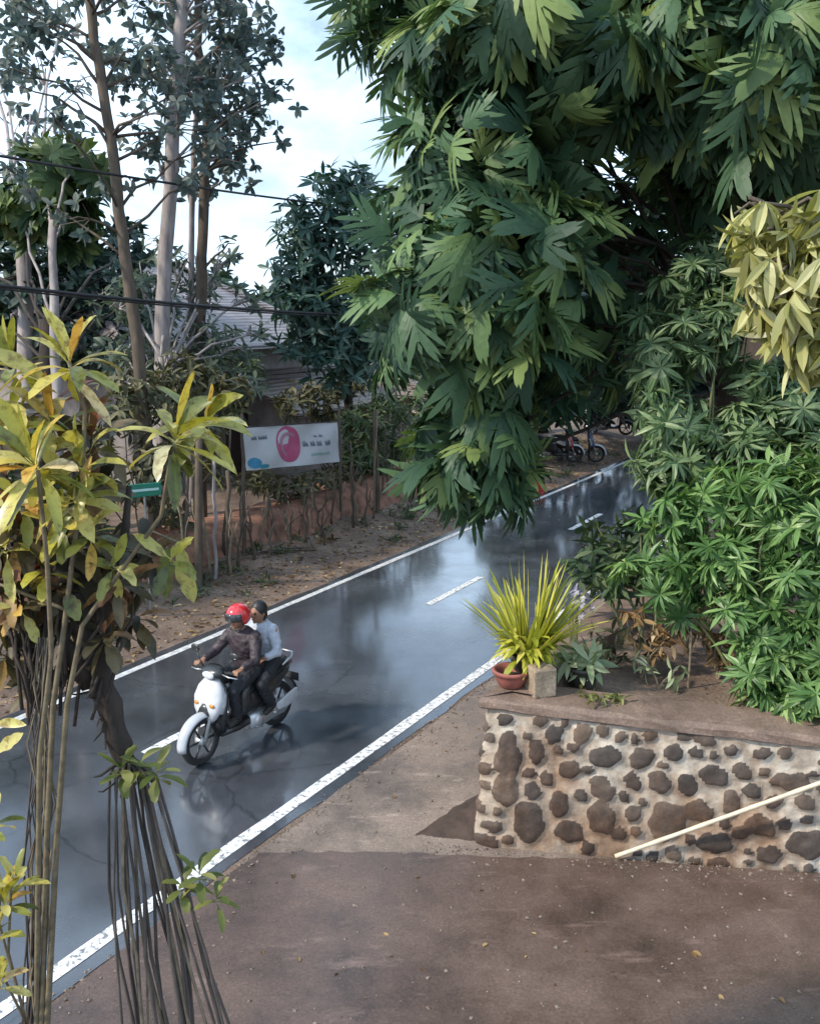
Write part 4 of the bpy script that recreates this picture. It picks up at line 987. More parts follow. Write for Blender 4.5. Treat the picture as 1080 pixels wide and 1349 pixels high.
# ---------------------------------------------------------------- banner, sign, cables, houses
def banner():
    TL, TR, BR, BL = att(318,564,12.0), att(443,556,12.0), att(450,608,12.0), att(325,620,12.0)
    base = (BL+BR)/2; base.z = gz(base)
    root = thing('banner', 'white printed banner with a pink round emblem tied between two poles', 'banner', base)
    M['vinyl'] = plain('banner_vinyl', (.55,.56,.58), .5, var=.06, scale=3)
    def P(s, v, off=0.0):
        p = TL.lerp(TR, s).lerp(BL.lerp(BR, s), v)
        return p - NV*(.05*math.sin(s*9)*math.sin(PI*v)*.5 + .02*math.sin(v*6 + s*14) + off) - base
    def sheet(mb, s0, s1, v0, v1, off, m=0, n=24, k=10):
        vs = [P(s0+(s1-s0)*i/n, v0+(v1-v0)*j/k, off) for j in range(k+1) for i in range(n+1)]
        mb.add(vs, [(j*(n+1)+i, j*(n+1)+i+1, (j+1)*(n+1)+i+1, (j+1)*(n+1)+i) for j in range(k) for i in range(n)], m)
    mb = MB(); sheet(mb, 0, 1, 0, 1, 0); sheet(mb, 0, 1, 0, 1, -.006)
    mb.build('sheet', M['vinyl'], root, smooth=True)
    cols = dict(pink=(.5,.09,.2), grey=(.12,.15,.2), teal=(.03,.25,.33), mint=(.3,.5,.45), blue=(.05,.25,.42), rose=(.42,.2,.28))
    for k_, c in cols.items(): M['ink_'+k_] = plain('ink_'+k_, c, .5, var=.12, scale=8)
    def disc(name, s, v, rs, rv, mat, off, ang=(0, 2*PI), inner=0.0, n=28):
        mb = MB(); vs = []
        for i in range(n+1):
            th = ang[0] + (ang[1]-ang[0])*i/n
            vs += [P(s+rs*inner*math.cos(th), v+rv*inner*math.sin(th), off), P(s+rs*math.cos(th), v+rv*math.sin(th), off)]
        mb.add(vs, [(2*i, 2*i+1, 2*i+3, 2*i+2) for i in range(n)]); mb.build(name, mat, root)
    disc('emblem', .44, .46, .135, .44, M['ink_pink'], .006, inner=0.0)
    disc('emblem_ring', .44, .46, .10, .30, M['ink_rose'], .009, inner=.72)
    rn = random.Random(2)
    def words(name, s0, s1, v, h, mat):
        mb = MB(); s = s0
        while s < s1:
            w = rn.uniform(.010, .02)
            if rn.random() < .85:
                hh = h*rn.uniform(.65, 1); v0 = v + h*.5 - hh
                vs = [P(s, v0, .007), P(s+w*.35, v0, .007), P(s+w*.35, v0+hh, .007), P(s, v0+hh, .007), P(s+w*.65, v0+hh*.35, .007), P(s+w*.65, v0+hh*.6, .007), P(s+w*.9, v0+hh*.5, .007), P(s+w*.9, v0+hh, .007), P(s+w*.65, v0+hh, .007)]
                mb.add(vs, [(0, 1, 2, 3), (1, 4, 5, 2), (5, 6, 7, 8)])
            s += w
        mb.build(name, mat, root)
    words('lettering', .05, .23, .24, .11, M['ink_grey'])
    words('lettering', .60, .88, .48, .14, M['ink_grey'])
    words('lettering', .64, .86, .74, .09, M['ink_mint'])
    words('lettering', .70, .80, .30, .07, M['ink_grey'])
    disc('corner_motif', .08, .84, .06, .13, M['ink_blue'], .006)
    disc('corner_motif', .16, .93, .05, .05, M['ink_teal'], .006)
    mb = MB()
    for p, q in ((P(0, 0), att(322, 552, 12.0)-base), (P(1, 0), att(449, 545, 12.0)-base), (P(1, 1), att(452, 615, 12.0)-base), (P(0, 1), att(321, 628, 12.0)-base)):
        mb.tube([p, q], .006, 5)
    mb.tube([P(0, 0)+V((0,0,.012)), P(.5, 0)+V((0,0,.012)), P(1, 0)+V((0,0,.012))], .012, 6)
    mb.build('tie_rope', plain('rope_dark', (.05,.04,.04), .8), root)
banner()
p = at(188, 645, 11.2); b = V((p.x, p.y, 0)); b = att(190, 645, 10.9); zc = b.z; b = V((b.x, b.y, 0)); b.z = gz(b)
M['green_sign'] = plain('green_sign', (.015,.17,.11), .45, var=.15); M['white_sign'] = plain('white_stripe', (.45,.62,.58), .5, var=.1); M['steel'] = plain('grey_steel', (.25,.26,.27), .4, .7, var=.2)
root = thing('green_sign', 'small green roadside sign with a pale stripe on a thin post', 'sign', b, A + PI*0)
hh = zc - b.z
mb = MB(); mb.tube([(0,0,-.1), (0,0,hh+.1)], .02, 8); mb.build('post', M['steel'], root)
mb = MB(); mb.box((-.25, -.045, hh-.10), (.25, -.025, hh+.10)); bevel(mb.build('panel', M['green_sign'], root), .008)
mb = MB(); mb.box((-.20, -.050, hh-.016), (.21, -.0465, hh+.022)); mb.build('stripe', M['white_sign'], root)
# cables
M['cable'] = plain('black_cable', (.02,.02,.022), .5)
for (x0, y0), (x1, y1), r, t, lb, k in [((0,205),(400,265),.022,12.6,'upper black cable crossing in front of the slender tree trunks', 1), ((0,376),(372,410),.03,12.2,'lower thicker black cable running in front of the house roof', 2)]:
    p0, p1 = att(x0, y0, t), att(x1, y1, t); d = p1 - p0
    pts = []
    for i in range(41):
        s = -1.2 + 4.0*i/40; q = p0 + d*s; q.z += .25*(s*(s-1))*.5; pts.append(q)
    mb = MB(); base = pts[0].copy(); mb.tube([q - base for q in pts], r, 6)
    if k == 2:
        mb.tube([q - base + V((0, 0, -.045)) for q in pts], r*.5, 5)
    o = mb.build('utility_cable', M['cable'], smooth=True); o.location = base; tag(o, lb, 'cable', 'overhead cables')
# houses
def tile_material(name, c):
    m, nt, p, out = new_mat(name)
    tc = nd(nt, 'ShaderNodeTexCoord'); w = nd(nt, 'ShaderNodeTexWave', Scale=4.2, Distortion=.6); w.wave_type = 'BANDS'; w.bands_direction = 'Z'; w.inputs['Detail'].default_value = 2
    nt.links.new(tc.outputs['Object'], w.inputs['Vector'])
    n = obj_noise(nt, 1.1, 7, .7); r = ramp(nt, [(.3, tuple(x*.65 for x in c)), (.7, tuple(x*1.3 for x in c))]); nt.links.new(n.outputs['Fac'], r.inputs[0])
    r2 = ramp(nt, [(.0, (.75,.75,.75)), (.3, (1,1,1))]); nt.links.new(w.outputs['Fac'], r2.inputs[0])
    mx = nd(nt, 'ShaderNodeMix', data_type='RGBA', blend_type='MULTIPLY'); mx.inputs['Factor'].default_value = .8
    nt.links.new(r.outputs[0], mx.inputs[6]); nt.links.new(r2.outputs[0], mx.inputs[7]); nt.links.new(mx.outputs[2], p.inputs['Base Color']); p.inputs['Roughness'].default_value = .6
    b = nd(nt, 'ShaderNodeBump', Strength=.6, Distance=.05); nt.links.new(w.outputs['Fac'], b.inputs['Height']); nt.links.new(b.outputs[0], p.inputs['Normal'])
    return m
M['tile'] = tile_material('roof_tile', (.27,.235,.24)); M['tile_grey'] = tile_material('grey_roof_tile', (.15,.115,.1))
M['plaster'] = plain('grey_plaster', (.25,.22,.21), .8, var=.3, scale=2); M['plaster_white'] = plain('white_plaster', (.62,.52,.48), .8, var=.18, scale=2)
M['glass'] = plain('window_glass', (.03,.035,.04), .12, var=.2); M['wood'] = plain('dark_wood', (.07,.045,.035), .6, var=.3)
def house(label, o0, rot, Lx, Ly, hw, hr, over, wall, roof, openings, hip=True, z=.45):
    """local x along the front, y away from it; openings: (x, z, w, h, kind)"""
    root = thing('house', label, 'house', V((o0[0], o0[1], z)), rot)
    mb = MB(); mb.box((0, 0, -.3), (Lx, Ly, hw)); mb.build('wall', wall, root)
    mb = MB(); i = Ly*.5 if hip else .0
    e = [V((-over, -over, hw-.12)), V((Lx+over, -over, hw-.12)), V((Lx+over, Ly+over, hw-.12)), V((-over, Ly+over, hw-.12))]
    r0, r1 = V((i*.4 if hip else -over, Ly/2, hw+hr)), V((Lx-i*.4 if hip else Lx+over, Ly/2, hw+hr))
    dz = V((0, 0, .1))
    mb.add(e + [r0, r1] + [q - dz for q in e] + [r0-dz, r1-dz],
           [(0,1,5,4), (1,2,5), (2,3,4,5), (3,0,4), (6,10,11,7), (7,11,8), (8,11,10,9), (9,10,6), (0,6,7,1), (1,7,8,2), (2,8,9,3), (3,9,6,0)] if hip else
           [(0,1,5,4), (2,3,4,5), (6,10,11,7), (8,11,10,9), (0,6,7,1), (2,8,9,3), (1,7,11,5), (5,11,8,2), (3,9,10,4), (4,10,6,0)])
    rf = mb.build('roof', roof, root)
    mb = MB(); mb.tube([r0 + V((0,0,.05)), r1 + V((0,0,.05))], .12, 8)
    if hip:
        for a, b2 in ((e[0], r0), (e[1], r1), (e[2], r1), (e[3], r0)): mb.tube([a + V((0,0,.04)), b2 + V((0,0,.04))], .09, 8)
    mb.build('ridge', roof, rf)
    if not hip:
        for x in (0, Lx):
            mb = MB(); mb.add([(x, 0, hw), (x, Ly, hw), (x, Ly/2, hw+hr*.93)], [(0, 1, 2)]); mb.build('gable', wall, root)
    for x, zz, w, h, kd in openings:
        mb = MB()
        for lo, hi in (((x-.07, -.06, zz-.07), (x, .02, zz+h+.07)), ((x+w, -.06, zz-.07), (x+w+.07, .02, zz+h+.07)), ((x, -.06, zz+h), (x+w, .02, zz+h+.07)), ((x, -.08, zz-.07), (x+w, .02, zz))): mb.box(lo, hi)
        if kd == 'window': mb.box((x+w/2-.025, -.05, zz), (x+w/2+.025, .02, zz+h))
        wn = mb.build(kd, M['wood'], root)
        mb = MB(); mb.box((x, -.012, zz), (x+w, .01, zz+h)); mb.build('pane' if kd == 'window' else 'leaf', M['glass'] if kd == 'window' else M['wood'], wn)
    return root
pr = att(398, 500, 17.0); uR = u_of(pr)
house('old house with a purplish brown hipped tile roof behind the slender trees', ut(uR-6.6, 17.0), math.atan2(DV.y, DV.x), 6.6, 7.0, 3.55, 2.0, .75, M['plaster'], M['tile'], [(4.9, .9, 1.1, 1.3, 'window'), (3.3, 0, 1.0, 2.1, 'door'), (1.2, .9, 1.1, 1.3, 'window')])
pr = att(415, 560, 14.8)
house('low brown-roofed outbuilding beside the old house', ut(u_of(pr), 15.4), math.atan2(DV.y, DV.x), 5.2, 3.2, 1.85, .7, .4, M['plaster'], M['tile_grey'], [(.7, .8, .9, .8, 'window'), (3.0, 0, .9, 1.7, 'door')], hip=False)
pr = att(565, 560, 14.5)
house('low whitewashed house half hidden by the breadfruit leaves', ut(u_of(pr)-.6, 14.4), math.atan2(DV.y, DV.x), 5.0, 3.6, 1.95, .7, .35, M['plaster_white'], M['tile_grey'], [(.7, .8, .9, .8, 'window'), (2.3, 0, .85, 1.75, 'door'), (3.6, .8, .9, .8, 'window')])
house('tall dark house behind the mango tree at the right edge', (5.6, 14.8), -.15, 7, 6, 5.4, 1.6, .9, M['wood'], M['tile_grey'], [(.8, .8, 1.1, 1.3, 'window'), (3.0, .8, 1.1, 1.3, 'window'), (.8, 3.4, 1.1, 1.3, 'window')], hip=True, z=WT)
# far wood closing the horizon
mb = MB(); cl = []
for i in range(110):
    az = math.radians(-48 + 115*i/109 + random.uniform(-1, 1)); R = random.uniform(55, 75)
    rr = random.uniform(2.2, 3.6)
    cl.append((V((math.sin(az)*R, math.cos(az)*R, rr*.75 + random.uniform(0, 1.6))), rr))
foliage(mb, cl, T_WIDE, 14, (.7, 1.2), 5); tag(mb.build('distant_treeline', M['deep']), kind='stuff')

# ---------------------------------------------------------------- motor scooters
M['black_plastic'] = plain('black_plastic', (.018,.018,.02), .35, var=.25, coat=.3)
M['white_paint'] = plain('white_body_paint', (.52,.52,.55), .3, var=.22, scale=5, coat=.4)
M['pale_grey'] = plain('pale_grey_plastic', (.42,.43,.46), .35, var=.12)
M['seat_vinyl'] = plain('seat_vinyl', (.022,.02,.02), .55, var=.3)
M['rubber'] = plain('tyre_rubber', (.02,.02,.02), .8, var=.3, bump=.4, bscale=80)
M['alloy'] = plain('alloy', (.5,.5,.52), .35, .8, var=.15)
M['dark_rim'] = plain('dark_rim', (.05,.05,.055), .4, .5, var=.3)
M['silver'] = plain('engine_silver', (.55,.55,.55), .35, .7, var=.2)
M['lens'] = plain('headlight_lens', (.6,.62,.65), .08, var=.1, coat=1)
M['red_lens'] = plain('tail_lens', (.45,.02,.02), .15, var=.1, coat=1)
M['amber'] = plain('amber_lens', (.5,.2,.03), .2, var=.1)
M['mirror'] = plain('mirror_glass', (.5,.52,.55), .05, 1.0, var=.05)
M['plate'] = plain('number_plate', (.03,.03,.03), .5, var=.2)
M['red_paint'] = plain('red_body_paint', (.35,.03,.03), .3, var=.1, coat=.5)
M['blue_paint'] = plain('blue_body_paint', (.04,.06,.13), .3, var=.1, coat=.5)
def scooter(label, loc, rotz, shield, side, lean=0.0, group='motor scooters'):
    r = thing('motor_scooter', label, 'scooter', loc, rotz, group)
    r.rotation_euler[0] = lean
    def B(name, fn, mat, parent=r, smooth=True, bv=0):
        mb = MB(); fn(mb); o = mb.build(name, mat, parent, smooth)
        if bv: bevel(o, bv)
        return o
    R = .27
    for x in (.64, -.60):
        def hub(mb):
            mb.lathe([(.001, -.05), (.035, -.05), (.05, -.03), (.05, .03), (.035, .05), (.001, .05)], (x, 0, R), (0, 1, 0), 16)
        w = B('wheel', hub, M['silver'])
        def tyre(mb):
            mb.lathe([(R-.06, -.035), (R-.03, -.046), (R-.008, -.032), (R, 0), (R-.008, .032), (R-.03, .046), (R-.06, .035), (R-.065, 0)], (x, 0, R), (0, 1, 0), 32, closed=True)
        B('tyre', tyre, M['rubber'], w)
        def rim(mb):
            mb.lathe([(R-.062, -.036), (R-.052, -.03), (R-.062, 0), (R-.052, .03), (R-.062, .036), (R-.078, .03), (R-.078, -.03)], (x, 0, R), (0, 1, 0), 32, closed=True)
            for k in range(6):
                th = 2*PI*k/6; c, s = math.cos(th), math.sin(th)
                mb.tube([(x+c*.045, .012, R+s*.045), (x+c*(R-.075), .012, R+s*(R-.075))], [.016, .011], 6)
        B('rim', rim, M['dark_rim'], w)
    B('fork', lambda mb: [mb.tube([(.64, s*.068, R), (.53, s*.068, .58), (.47, s*.05, .78)], [.018, .02, .02], 8) for s in (-1, 1)] and mb.tube([(.5, -.068, .6), (.5, .068, .6)], .018, 8), M['silver'])
    def fender(mb):
        n = 16; vs = []
        for i in range(n+1):
            th = math.radians(-5 + 150*i/n); rr = R + .035
            for j in range(9):
                y = -.075 + .15*j/8; d = .035*(1 - (abs(y)/.075)**2.2)
                vs.append((.64 + math.cos(th)*(rr - .03 + d), y*(1 - .25*abs(i-n*.55)/n), R + math.sin(th)*(rr - .03 + d)))
        mb.add(vs, [(i*9+j, (i+1)*9+j, (i+1)*9+j+1, i*9+j+1) for i in range(n) for j in range(8)])
    o = B('front_fender', fender, M['pale_grey']); sm = o.modifiers.new('s', 'SOLIDIFY'); sm.thickness = .006; apply_mods(o)
    X, Y_ = V((1,0,0)), V((0,1,0))
    B('front_shield', lambda mb: mb.loft([((.515,0,.44), X*.03, Y_*.06, 2.4), ((.52,0,.50), X*.06, Y_*.13, 2.4), ((.505,0,.60), X*.075, Y_*.185, 2.6), ((.475,0,.72), X*.08, Y_*.205, 2.6), ((.445,0,.83), X*.075, Y_*.17, 2.4), ((.425,0,.90), X*.055, Y_*.11, 2.3), ((.415,0,.93), X*.03, Y_*.07, 2.2)], n=24), shield)
    B('shield_grille', lambda mb: mb.loft([((.578,0,.50), X*.012, Y_*.05, 2.5), ((.585,0,.56), X*.014, Y_*.085, 2.6), ((.572,0,.62), X*.014, Y_*.06, 2.5), ((.562,0,.67), X*.012, Y_*.02, 2.2)], n=16), M['black_plastic'])
    for s in (-1, 1):
        B('shield_stripe', lambda mb: mb.loft([((.47,s*.155,.56), X*.03, Y_*.03, 3), ((.455,s*.178,.66), X*.03, Y_*.028, 3), ((.43,s*.172,.76), X*.03, Y_*.022, 3), ((.42,s*.14,.82), X*.015, Y_*.01, 3)], n=12), M['pale_grey'])
    B('leg_shield', lambda mb: mb.loft([((.40,0,.30), X*.05, Y_*.14, 3), ((.42,0,.45), X*.04, Y_*.17, 3), ((.405,0,.65), X*.035, Y_*.20, 3), ((.375,0,.82), X*.035, Y_*.16, 3), ((.37,0,.90), X*.03, Y_*.09, 2.5)], n=20), M['black_plastic'])
    B('handlebar_cowl', lambda mb: mb.loft([((.40,0,.91), X*.05, Y_*.07, 2.3), ((.415,0,.96), X*.085, Y_*.15, 2.4), ((.40,0,1.01), X*.085, Y_*.15, 2.4), ((.375,0,1.05), X*.05, Y_*.09, 2.3)], n=20), M['black_plastic'])
    B('headlight', lambda mb: mb.ball((.485,0,.97), .07, 14, sc=(.35,1.25,.6)), M['lens'])
    for s in (-1, 1):
        B('indicator', lambda mb: mb.ball((.56, s*.11, .66), .03, 10, sc=(.5,1.3,.8)), M['amber'])
        g = B('handle_grip', lambda mb: mb.tube([(.385,s*.13,.995), (.37,s*.22,1.0), (.335,s*.36,.985)], [.015,.018,.018], 10), M['rubber'])
        B('brake_lever', lambda mb: mb.tube([(.42,s*.15,.985), (.425,s*.24,.975), (.39,s*.34,.965)], .007, 6), M['silver'], g)
        m = B('mirror', lambda mb: (mb.tube([(.385,s*.17,1.01), (.39,s*.22,1.10), (.375,s*.27,1.17)], .007, 6), mb.ball((.375,s*.285,1.20), .065, 12, sc=(.25,1.0,.68))), M['black_plastic'])
        B('mirror_glass', lambda mb: mb.ball((.367,s*.285,1.20), .056, 12, sc=(.2,1.0,.66)), M['mirror'], m)
    B('floorboard', lambda mb: mb.loft([((.42,0,.30), V((0,.14,0)), V((0,0,.045)), 4), ((.2,0,.285), V((0,.16,0)), V((0,0,.04)), 4), ((.0,0,.30), V((0,.15,0)), V((0,0,.06)), 4)], n=20), M['black_plastic'])
    def body(mb):
        mb.loft([((.10,0,.46), V((0,.10,0)), V((0,0,.16)), 2.6), ((.02,0,.52), V((0,.135,0)), V((0,0,.21)), 2.8), ((-.18,0,.56), V((0,.16,0)), V((0,0,.20)), 2.8), ((-.45,0,.62), V((0,.165,0)), V((0,0,.15)), 2.6), ((-.68,0,.69), V((0,.125,0)), V((0,0,.10)), 2.4), ((-.82,0,.735), V((0,.07,0)), V((0,0,.05)), 2.2), ((-.87,0,.75), V((0,.03,0)), V((0,0,.02)), 2)], n=24)
    B('body', body, M['black_plastic'])
    for s in (-1, 1):
        def pan(mb):
            pts = [(-.02,.62),(-.2,.67),(-.45,.70),(-.70,.735),(-.66,.67),(-.42,.58),(-.18,.50),(-.02,.52)]
            def wid(x): return .135 + .035*math.sin(PI*min(1, max(0, (.1-x)/.85)))
            n = len(pts)
            vs = [(x, s*(wid(x)+.004), z) for x, z in pts] + [(x, s*(wid(x)-.03), z) for x, z in pts]
            mb.add(vs, [tuple(range(n)), tuple(range(2*n-1, n-1, -1))] + [(i, n+i, n+(i+1) % n, (i+1) % n) for i in range(n)])
        B('side_panel', pan, side, smooth=False)
    B('seat', lambda mb: mb.loft([((.10,0,.70), V((0,.06,0)), V((0,0,.02)), 2.2), ((.04,0,.735), V((0,.115,0)), V((0,0,.05)), 2.6), ((-.16,0,.75), V((0,.15,0)), V((0,0,.055)), 2.8), ((-.34,0,.765), V((0,.15,0)), V((0,0,.055)), 2.8), ((-.42,0,.80), V((0,.145,0)), V((0,0,.06)), 2.8), ((-.62,0,.815), V((0,.125,0)), V((0,0,.05)), 2.6), ((-.74,0,.81), V((0,.06,0)), V((0,0,.02)), 2.2)], n=22), M['seat_vinyl'])
    B('grab_rail', lambda mb: mb.tube([(-.56,.15,.79), (-.74,.14,.83), (-.84,.07,.85), (-.84,-.07,.85), (-.74,-.14,.83), (-.56,-.15,.79)], .012, 8), M['silver'])
    B('tail_light', lambda mb: mb.ball((-.845,0,.72), .05, 12, sc=(.6,1.3,.7)), M['red_lens'])
    def rf(mb):
        n = 12; vs = []
        for i in range(n+1):
            th = math.radians(40 + 130*i/n); rr = R + .05
            for j in range(5):
                y = -.08 + .16*j/4; vs.append((-.60 + math.cos(th)*rr, y, R + math.sin(th)*rr))
        mb.add(vs, [(i*5+j, (i+1)*5+j, (i+1)*5+j+1, i*5+j+1) for i in range(n) for j in range(4)])
    o = B('rear_fender', rf, M['black_plastic']); sm = o.modifiers.new('s', 'SOLIDIFY'); sm.thickness = .008; apply_mods(o)
    B('number_plate', lambda mb: mb.box((-.90,-.11,.47), (-.895,.11,.57)), M['plate'], smooth=False)
    def eng(mb):
        mb.loft([((.0,.09,.27), V((0,.07,0)), V((0,0,.085)), 3), ((-.15,.10,.265), V((0,.075,0)), V((0,0,.105)), 3), ((-.4,.105,.265), V((0,.06,0)), V((0,0,.075)), 3), ((-.6,.10,.27), V((0,.05,0)), V((0,0,.09)), 2.6), ((-.68,.10,.27), V((0,.03,0)), V((0,0,.05)), 2)], n=18)
        mb.lathe([(0,.19),(.05,.188),(.075,.17),(.085,.15)], (-.14, 0, .265), (0,1,0), 18)
    B('engine_case', eng, M['silver'])
    B('rear_cover', lambda mb: mb.loft([((-.42,.165,.33), V((0,.010,0)), V((0,0,.02)), 4), ((-.45,.17,.325), V((0,.016,0)), V((0,0,.05)), 4), ((-.62,.168,.345), V((0,.018,0)), V((0,0,.075)), 4), ((-.78,.16,.375), V((0,.016,0)), V((0,0,.07)), 4), ((-.81,.155,.385), V((0,.010,0)), V((0,0,.05)), 4)], n=16), M['white_paint'])
    B('exhaust', lambda mb: (mb.tube([(.0,-.06,.22), (-.15,-.13,.2), (-.3,-.16,.23)], .018, 8), mb.tube([(-.28,-.16,.23), (-.34,-.165,.245), (-.75,-.17,.33), (-.79,-.17,.335)], [.03,.052,.055,.03], 14)), M['alloy'])
    B('side_stand', lambda mb: mb.tube([(-.02,.12,.2), (-.12,.17,.2), (-.16,.175,.18)], .01, 6), M['silver'])
    for s in (-1, 1):
        B('footpeg', lambda mb: mb.tube([(-.32,s*.14,.30), (-.33,s*.24,.305)], .014, 8), M['silver'])
    return r

# ---------------------------------------------------------------- riders
M['skin'] = plain('skin', (.28,.14,.085), .5, var=.12, scale=12)
M['jacket'] = plain('dark_jacket', (.035,.022,.028), .6, var=.35, scale=7)
M['trousers'] = plain('black_trousers', (.018,.019,.024), .75, var=.3, scale=8)
M['shirt'] = plain('pale_shirt', (.42,.44,.50), .75, var=.12, scale=6)
M['shoe'] = plain('dark_shoe', (.03,.025,.022), .6, var=.3)
M['hair'] = plain('black_hair', (.012,.011,.011), .5, var=.3, scale=30)
M['helmet_red'] = plain('red_helmet', (.55,.02,.025), .16, var=.06, coat=1)
M['visor'] = plain('dark_visor', (.02,.02,.025), .08, var=.1, coat=1)
M['eye'] = plain('eye_dark', (.02,.015,.012), .2)
M['lip'] = plain('lip', (.22,.07,.06), .5)
def fuse(name, mb, mat, parent, vox=.011, sm=4):
    o = mb.build(name, mat, None, True)
    r_ = o.modifiers.new('r', 'REMESH'); r_.mode = 'VOXEL'; r_.voxel_size = vox; r_.use_smooth_shade = True
    s_ = o.modifiers.new('s', 'SMOOTH'); s_.iterations = sm; s_.factor = .5
    apply_mods(o); o.parent = parent
    if name in ('jacket', 'shirt', 'trousers'):
        for v in o.data.vertices:
            q = v.co; d = mnoise.noise(V((q.x*14, q.y*14, q.z*22))) + .6*mnoise.noise(V((q.x*30, q.y*30, q.z*38)))
            v.co = q + v.normal*d*.010
    return o
def limb(mb, pts, rad, n=12):
    mb.tube(pts, rad, n)
    for p, r in zip(pts, rad): mb.ball(p, r*.99, n)
def rider(label, loc, rotz, J, top, legs, helmet, hold):
    r = thing('person', label, 'person', loc, rotz)
    pel, chest, neck, head = V(J['pelvis']), V(J['chest']), V(J['neck']), V(J['head'])
    up = (chest-pel).normalized(); fw = V((1,0,0)); fw = (fw - up*fw.dot(up)).normalized(); Y_ = V((0,1,0))
    def torso(mb, g):
        mid = pel.lerp(chest, .45)
        mb.loft([(pel - up*.08, fw*(.07+g), Y_*(.11+g), 2.2), (pel, fw*(.11+g), Y_*(.16+g), 2.3), (mid, fw*(.10+g), Y_*(.14+g), 2.3), (chest - up*.06, fw*(.115+g), Y_*(.165+g), 2.4), (chest + up*.06, fw*(.10+g), Y_*(.16+g), 2.3), (chest + up*.12, fw*(.075+g), Y_*(.10+g), 2.1), (neck, fw*(.05+g*.6), Y_*(.055+g*.6), 2)], n=20)
    mb = MB(); torso(mb, 0)
    limb(mb, [neck - V((0,0,.05)), head - V((.015,0,.06))], [.052, .048])
    h = head
    mb.ball(h, .1, 18, sc=(.95,.78,1.12)); mb.ball(h + V((.035,0,-.06)), .06, 14, sc=(.9,.85,.85)); mb.ball(h + V((.065,0,-.10)), .022, 10)
    mb.loft([(h + V((.09,0,.015)), V((.012,0,0)), V((0,.008,0)), 2), (h + V((.108,0,-.03)), V((.016,0,0)), V((0,.017,0)), 2), (h + V((.095,0,-.042)), V((.01,0,0)), V((0,.014,0)), 2)], n=10)
    mb.ball(h + V((.083,0,.025)), .02, 10, sc=(.7,2.2,.5))
    for s in (-1, 1): mb.ball(h + V((-.005,s*.08,-.01)), .028, 10, sc=(.6,.35,1))
    for s in (-1, 1):
        sh_, el_, wr = V(J['shoulder'](s)), V(J['elbow'](s)), V(J['wrist'](s)); hn = V(J['hand'](s))
        limb(mb, [sh_, sh_.lerp(el_, .5), el_, el_.lerp(wr, .4), wr], [.058, .05, .04, .04, .028])
        pd = (hn - wr).normalized()
        mb.loft([(wr, V((0,.022,0)), V((0,0,.018)), 2.2), (wr.lerp(hn, .5), V((0,.036,0)), V((0,0,.017)), 2.4), (hn, V((0,.042,0)), V((0,0,.014)), 2.4)], n=12)
        for q in range(4):
            ln = (.070, .078, .074, .06)[q]; y = s*(.033 - .022*q)*-1
            k0 = hn + V((0, y, .004))
            if hold == 'grip':
                pts = [k0, k0 + pd*.028 + V((.006,0,.004)), k0 + pd*.034 + V((.012,0,-.03)), k0 + pd*.012 + V((.004,0,-.046))]
            else:
                pts = [k0, k0 + pd*ln*.4 + V((0,0,-.004)), k0 + pd*ln*.75 + V((0,-s*.008,-.014)), k0 + pd*ln + V((0,-s*.016,-.026))]
            limb(mb, pts, [.0105, .0098, .009, .0075], 8)
        b0 = wr.lerp(hn, .35) + V((0, -s*.03, -.004))
        tp_ = [b0, b0 + pd*.025 + V((0,-s*.018,-.012)), b0 + pd*.05 + V((0,-s*.014,-.03))] if hold == 'grip' else [b0, b0 + pd*.03 + V((0,-s*.02,-.006)), b0 + pd*.055 + V((0,-s*.022,-.012))]
        limb(mb, tp_, [.013, .011, .009], 8)
        hp, kn, an, toe = V(J['hip'](s)), V(J['knee'](s)), V(J['ankle'](s)), V(J['toe'](s))
        limb(mb, [hp, hp.lerp(kn, .5), kn, kn.lerp(an, .35), an], [.085, .072, .052, .052, .034])
        limb(mb, [an, toe], [.035, .03])
    body = fuse('body', mb, M['skin'], r, .0085, 3)
    for s in (-1, 1):
        mb = MB(); mb.ball(h + V((.086, s*.032, .008)), .0115, 10); mb.build('eye', M['eye'], r, True)
    mb = MB(); mb.ball(h + V((.092, 0, -.066)), .018, 10, sc=(.5,1.3,.35)); mb.build('mouth', M['lip'], r, True)
    mb = MB(); torso(mb, .022)
    for s in (-1, 1):
        sh_, el_, wr = V(J['shoulder'](s)), V(J['elbow'](s)), V(J['wrist'](s)); e_ = el_.lerp(wr, .82 if J['sleeve'] else .1)
        P_ = [sh_ + V((0,-s*.02,.0)), sh_.lerp(el_, .5), el_, e_] if J['sleeve'] else [sh_ + V((0,-s*.02,0)), sh_.lerp(el_, .5), el_.lerp(sh_, .1)]
        limb(mb, P_, [.078, .068, .058, .048] if J['sleeve'] else [.078, .072, .066])
    fuse(J['topname'], mb, top, r, .012, 5)
    mb = MB()
    mb.loft([(pel - up*.10, fw*.10, Y_*.13, 2.2), (pel, fw*.125, Y_*.178, 2.3), (pel + up*.08, fw*.118, Y_*.162, 2.3)], n=18)
    for s in (-1, 1):
        hp, kn, an = V(J['hip'](s)), V(J['knee'](s)), V(J['ankle'](s))
        limb(mb, [hp, hp.lerp(kn, .5), kn, kn.lerp(an, .4), an.lerp(kn, .06)], [.1, .09, .07, .066, .055])
    fuse('trousers', mb, legs, r, .012, 5)
    for s in (-1, 1):
        an, toe = V(J['ankle'](s)), V(J['toe'](s)); mb = MB()
        bk = an + (an - toe)*.25 - V((0,0,.02))
        limb(mb, [bk, an.lerp(toe, .4) - V((0,0,.012)), toe], [.042, .044, .036]); limb(mb, [an - V((0,0,.01)), an + V((0,0,.03))], [.043, .041])
        fuse('shoe', mb, M['shoe'], r, .01, 3)
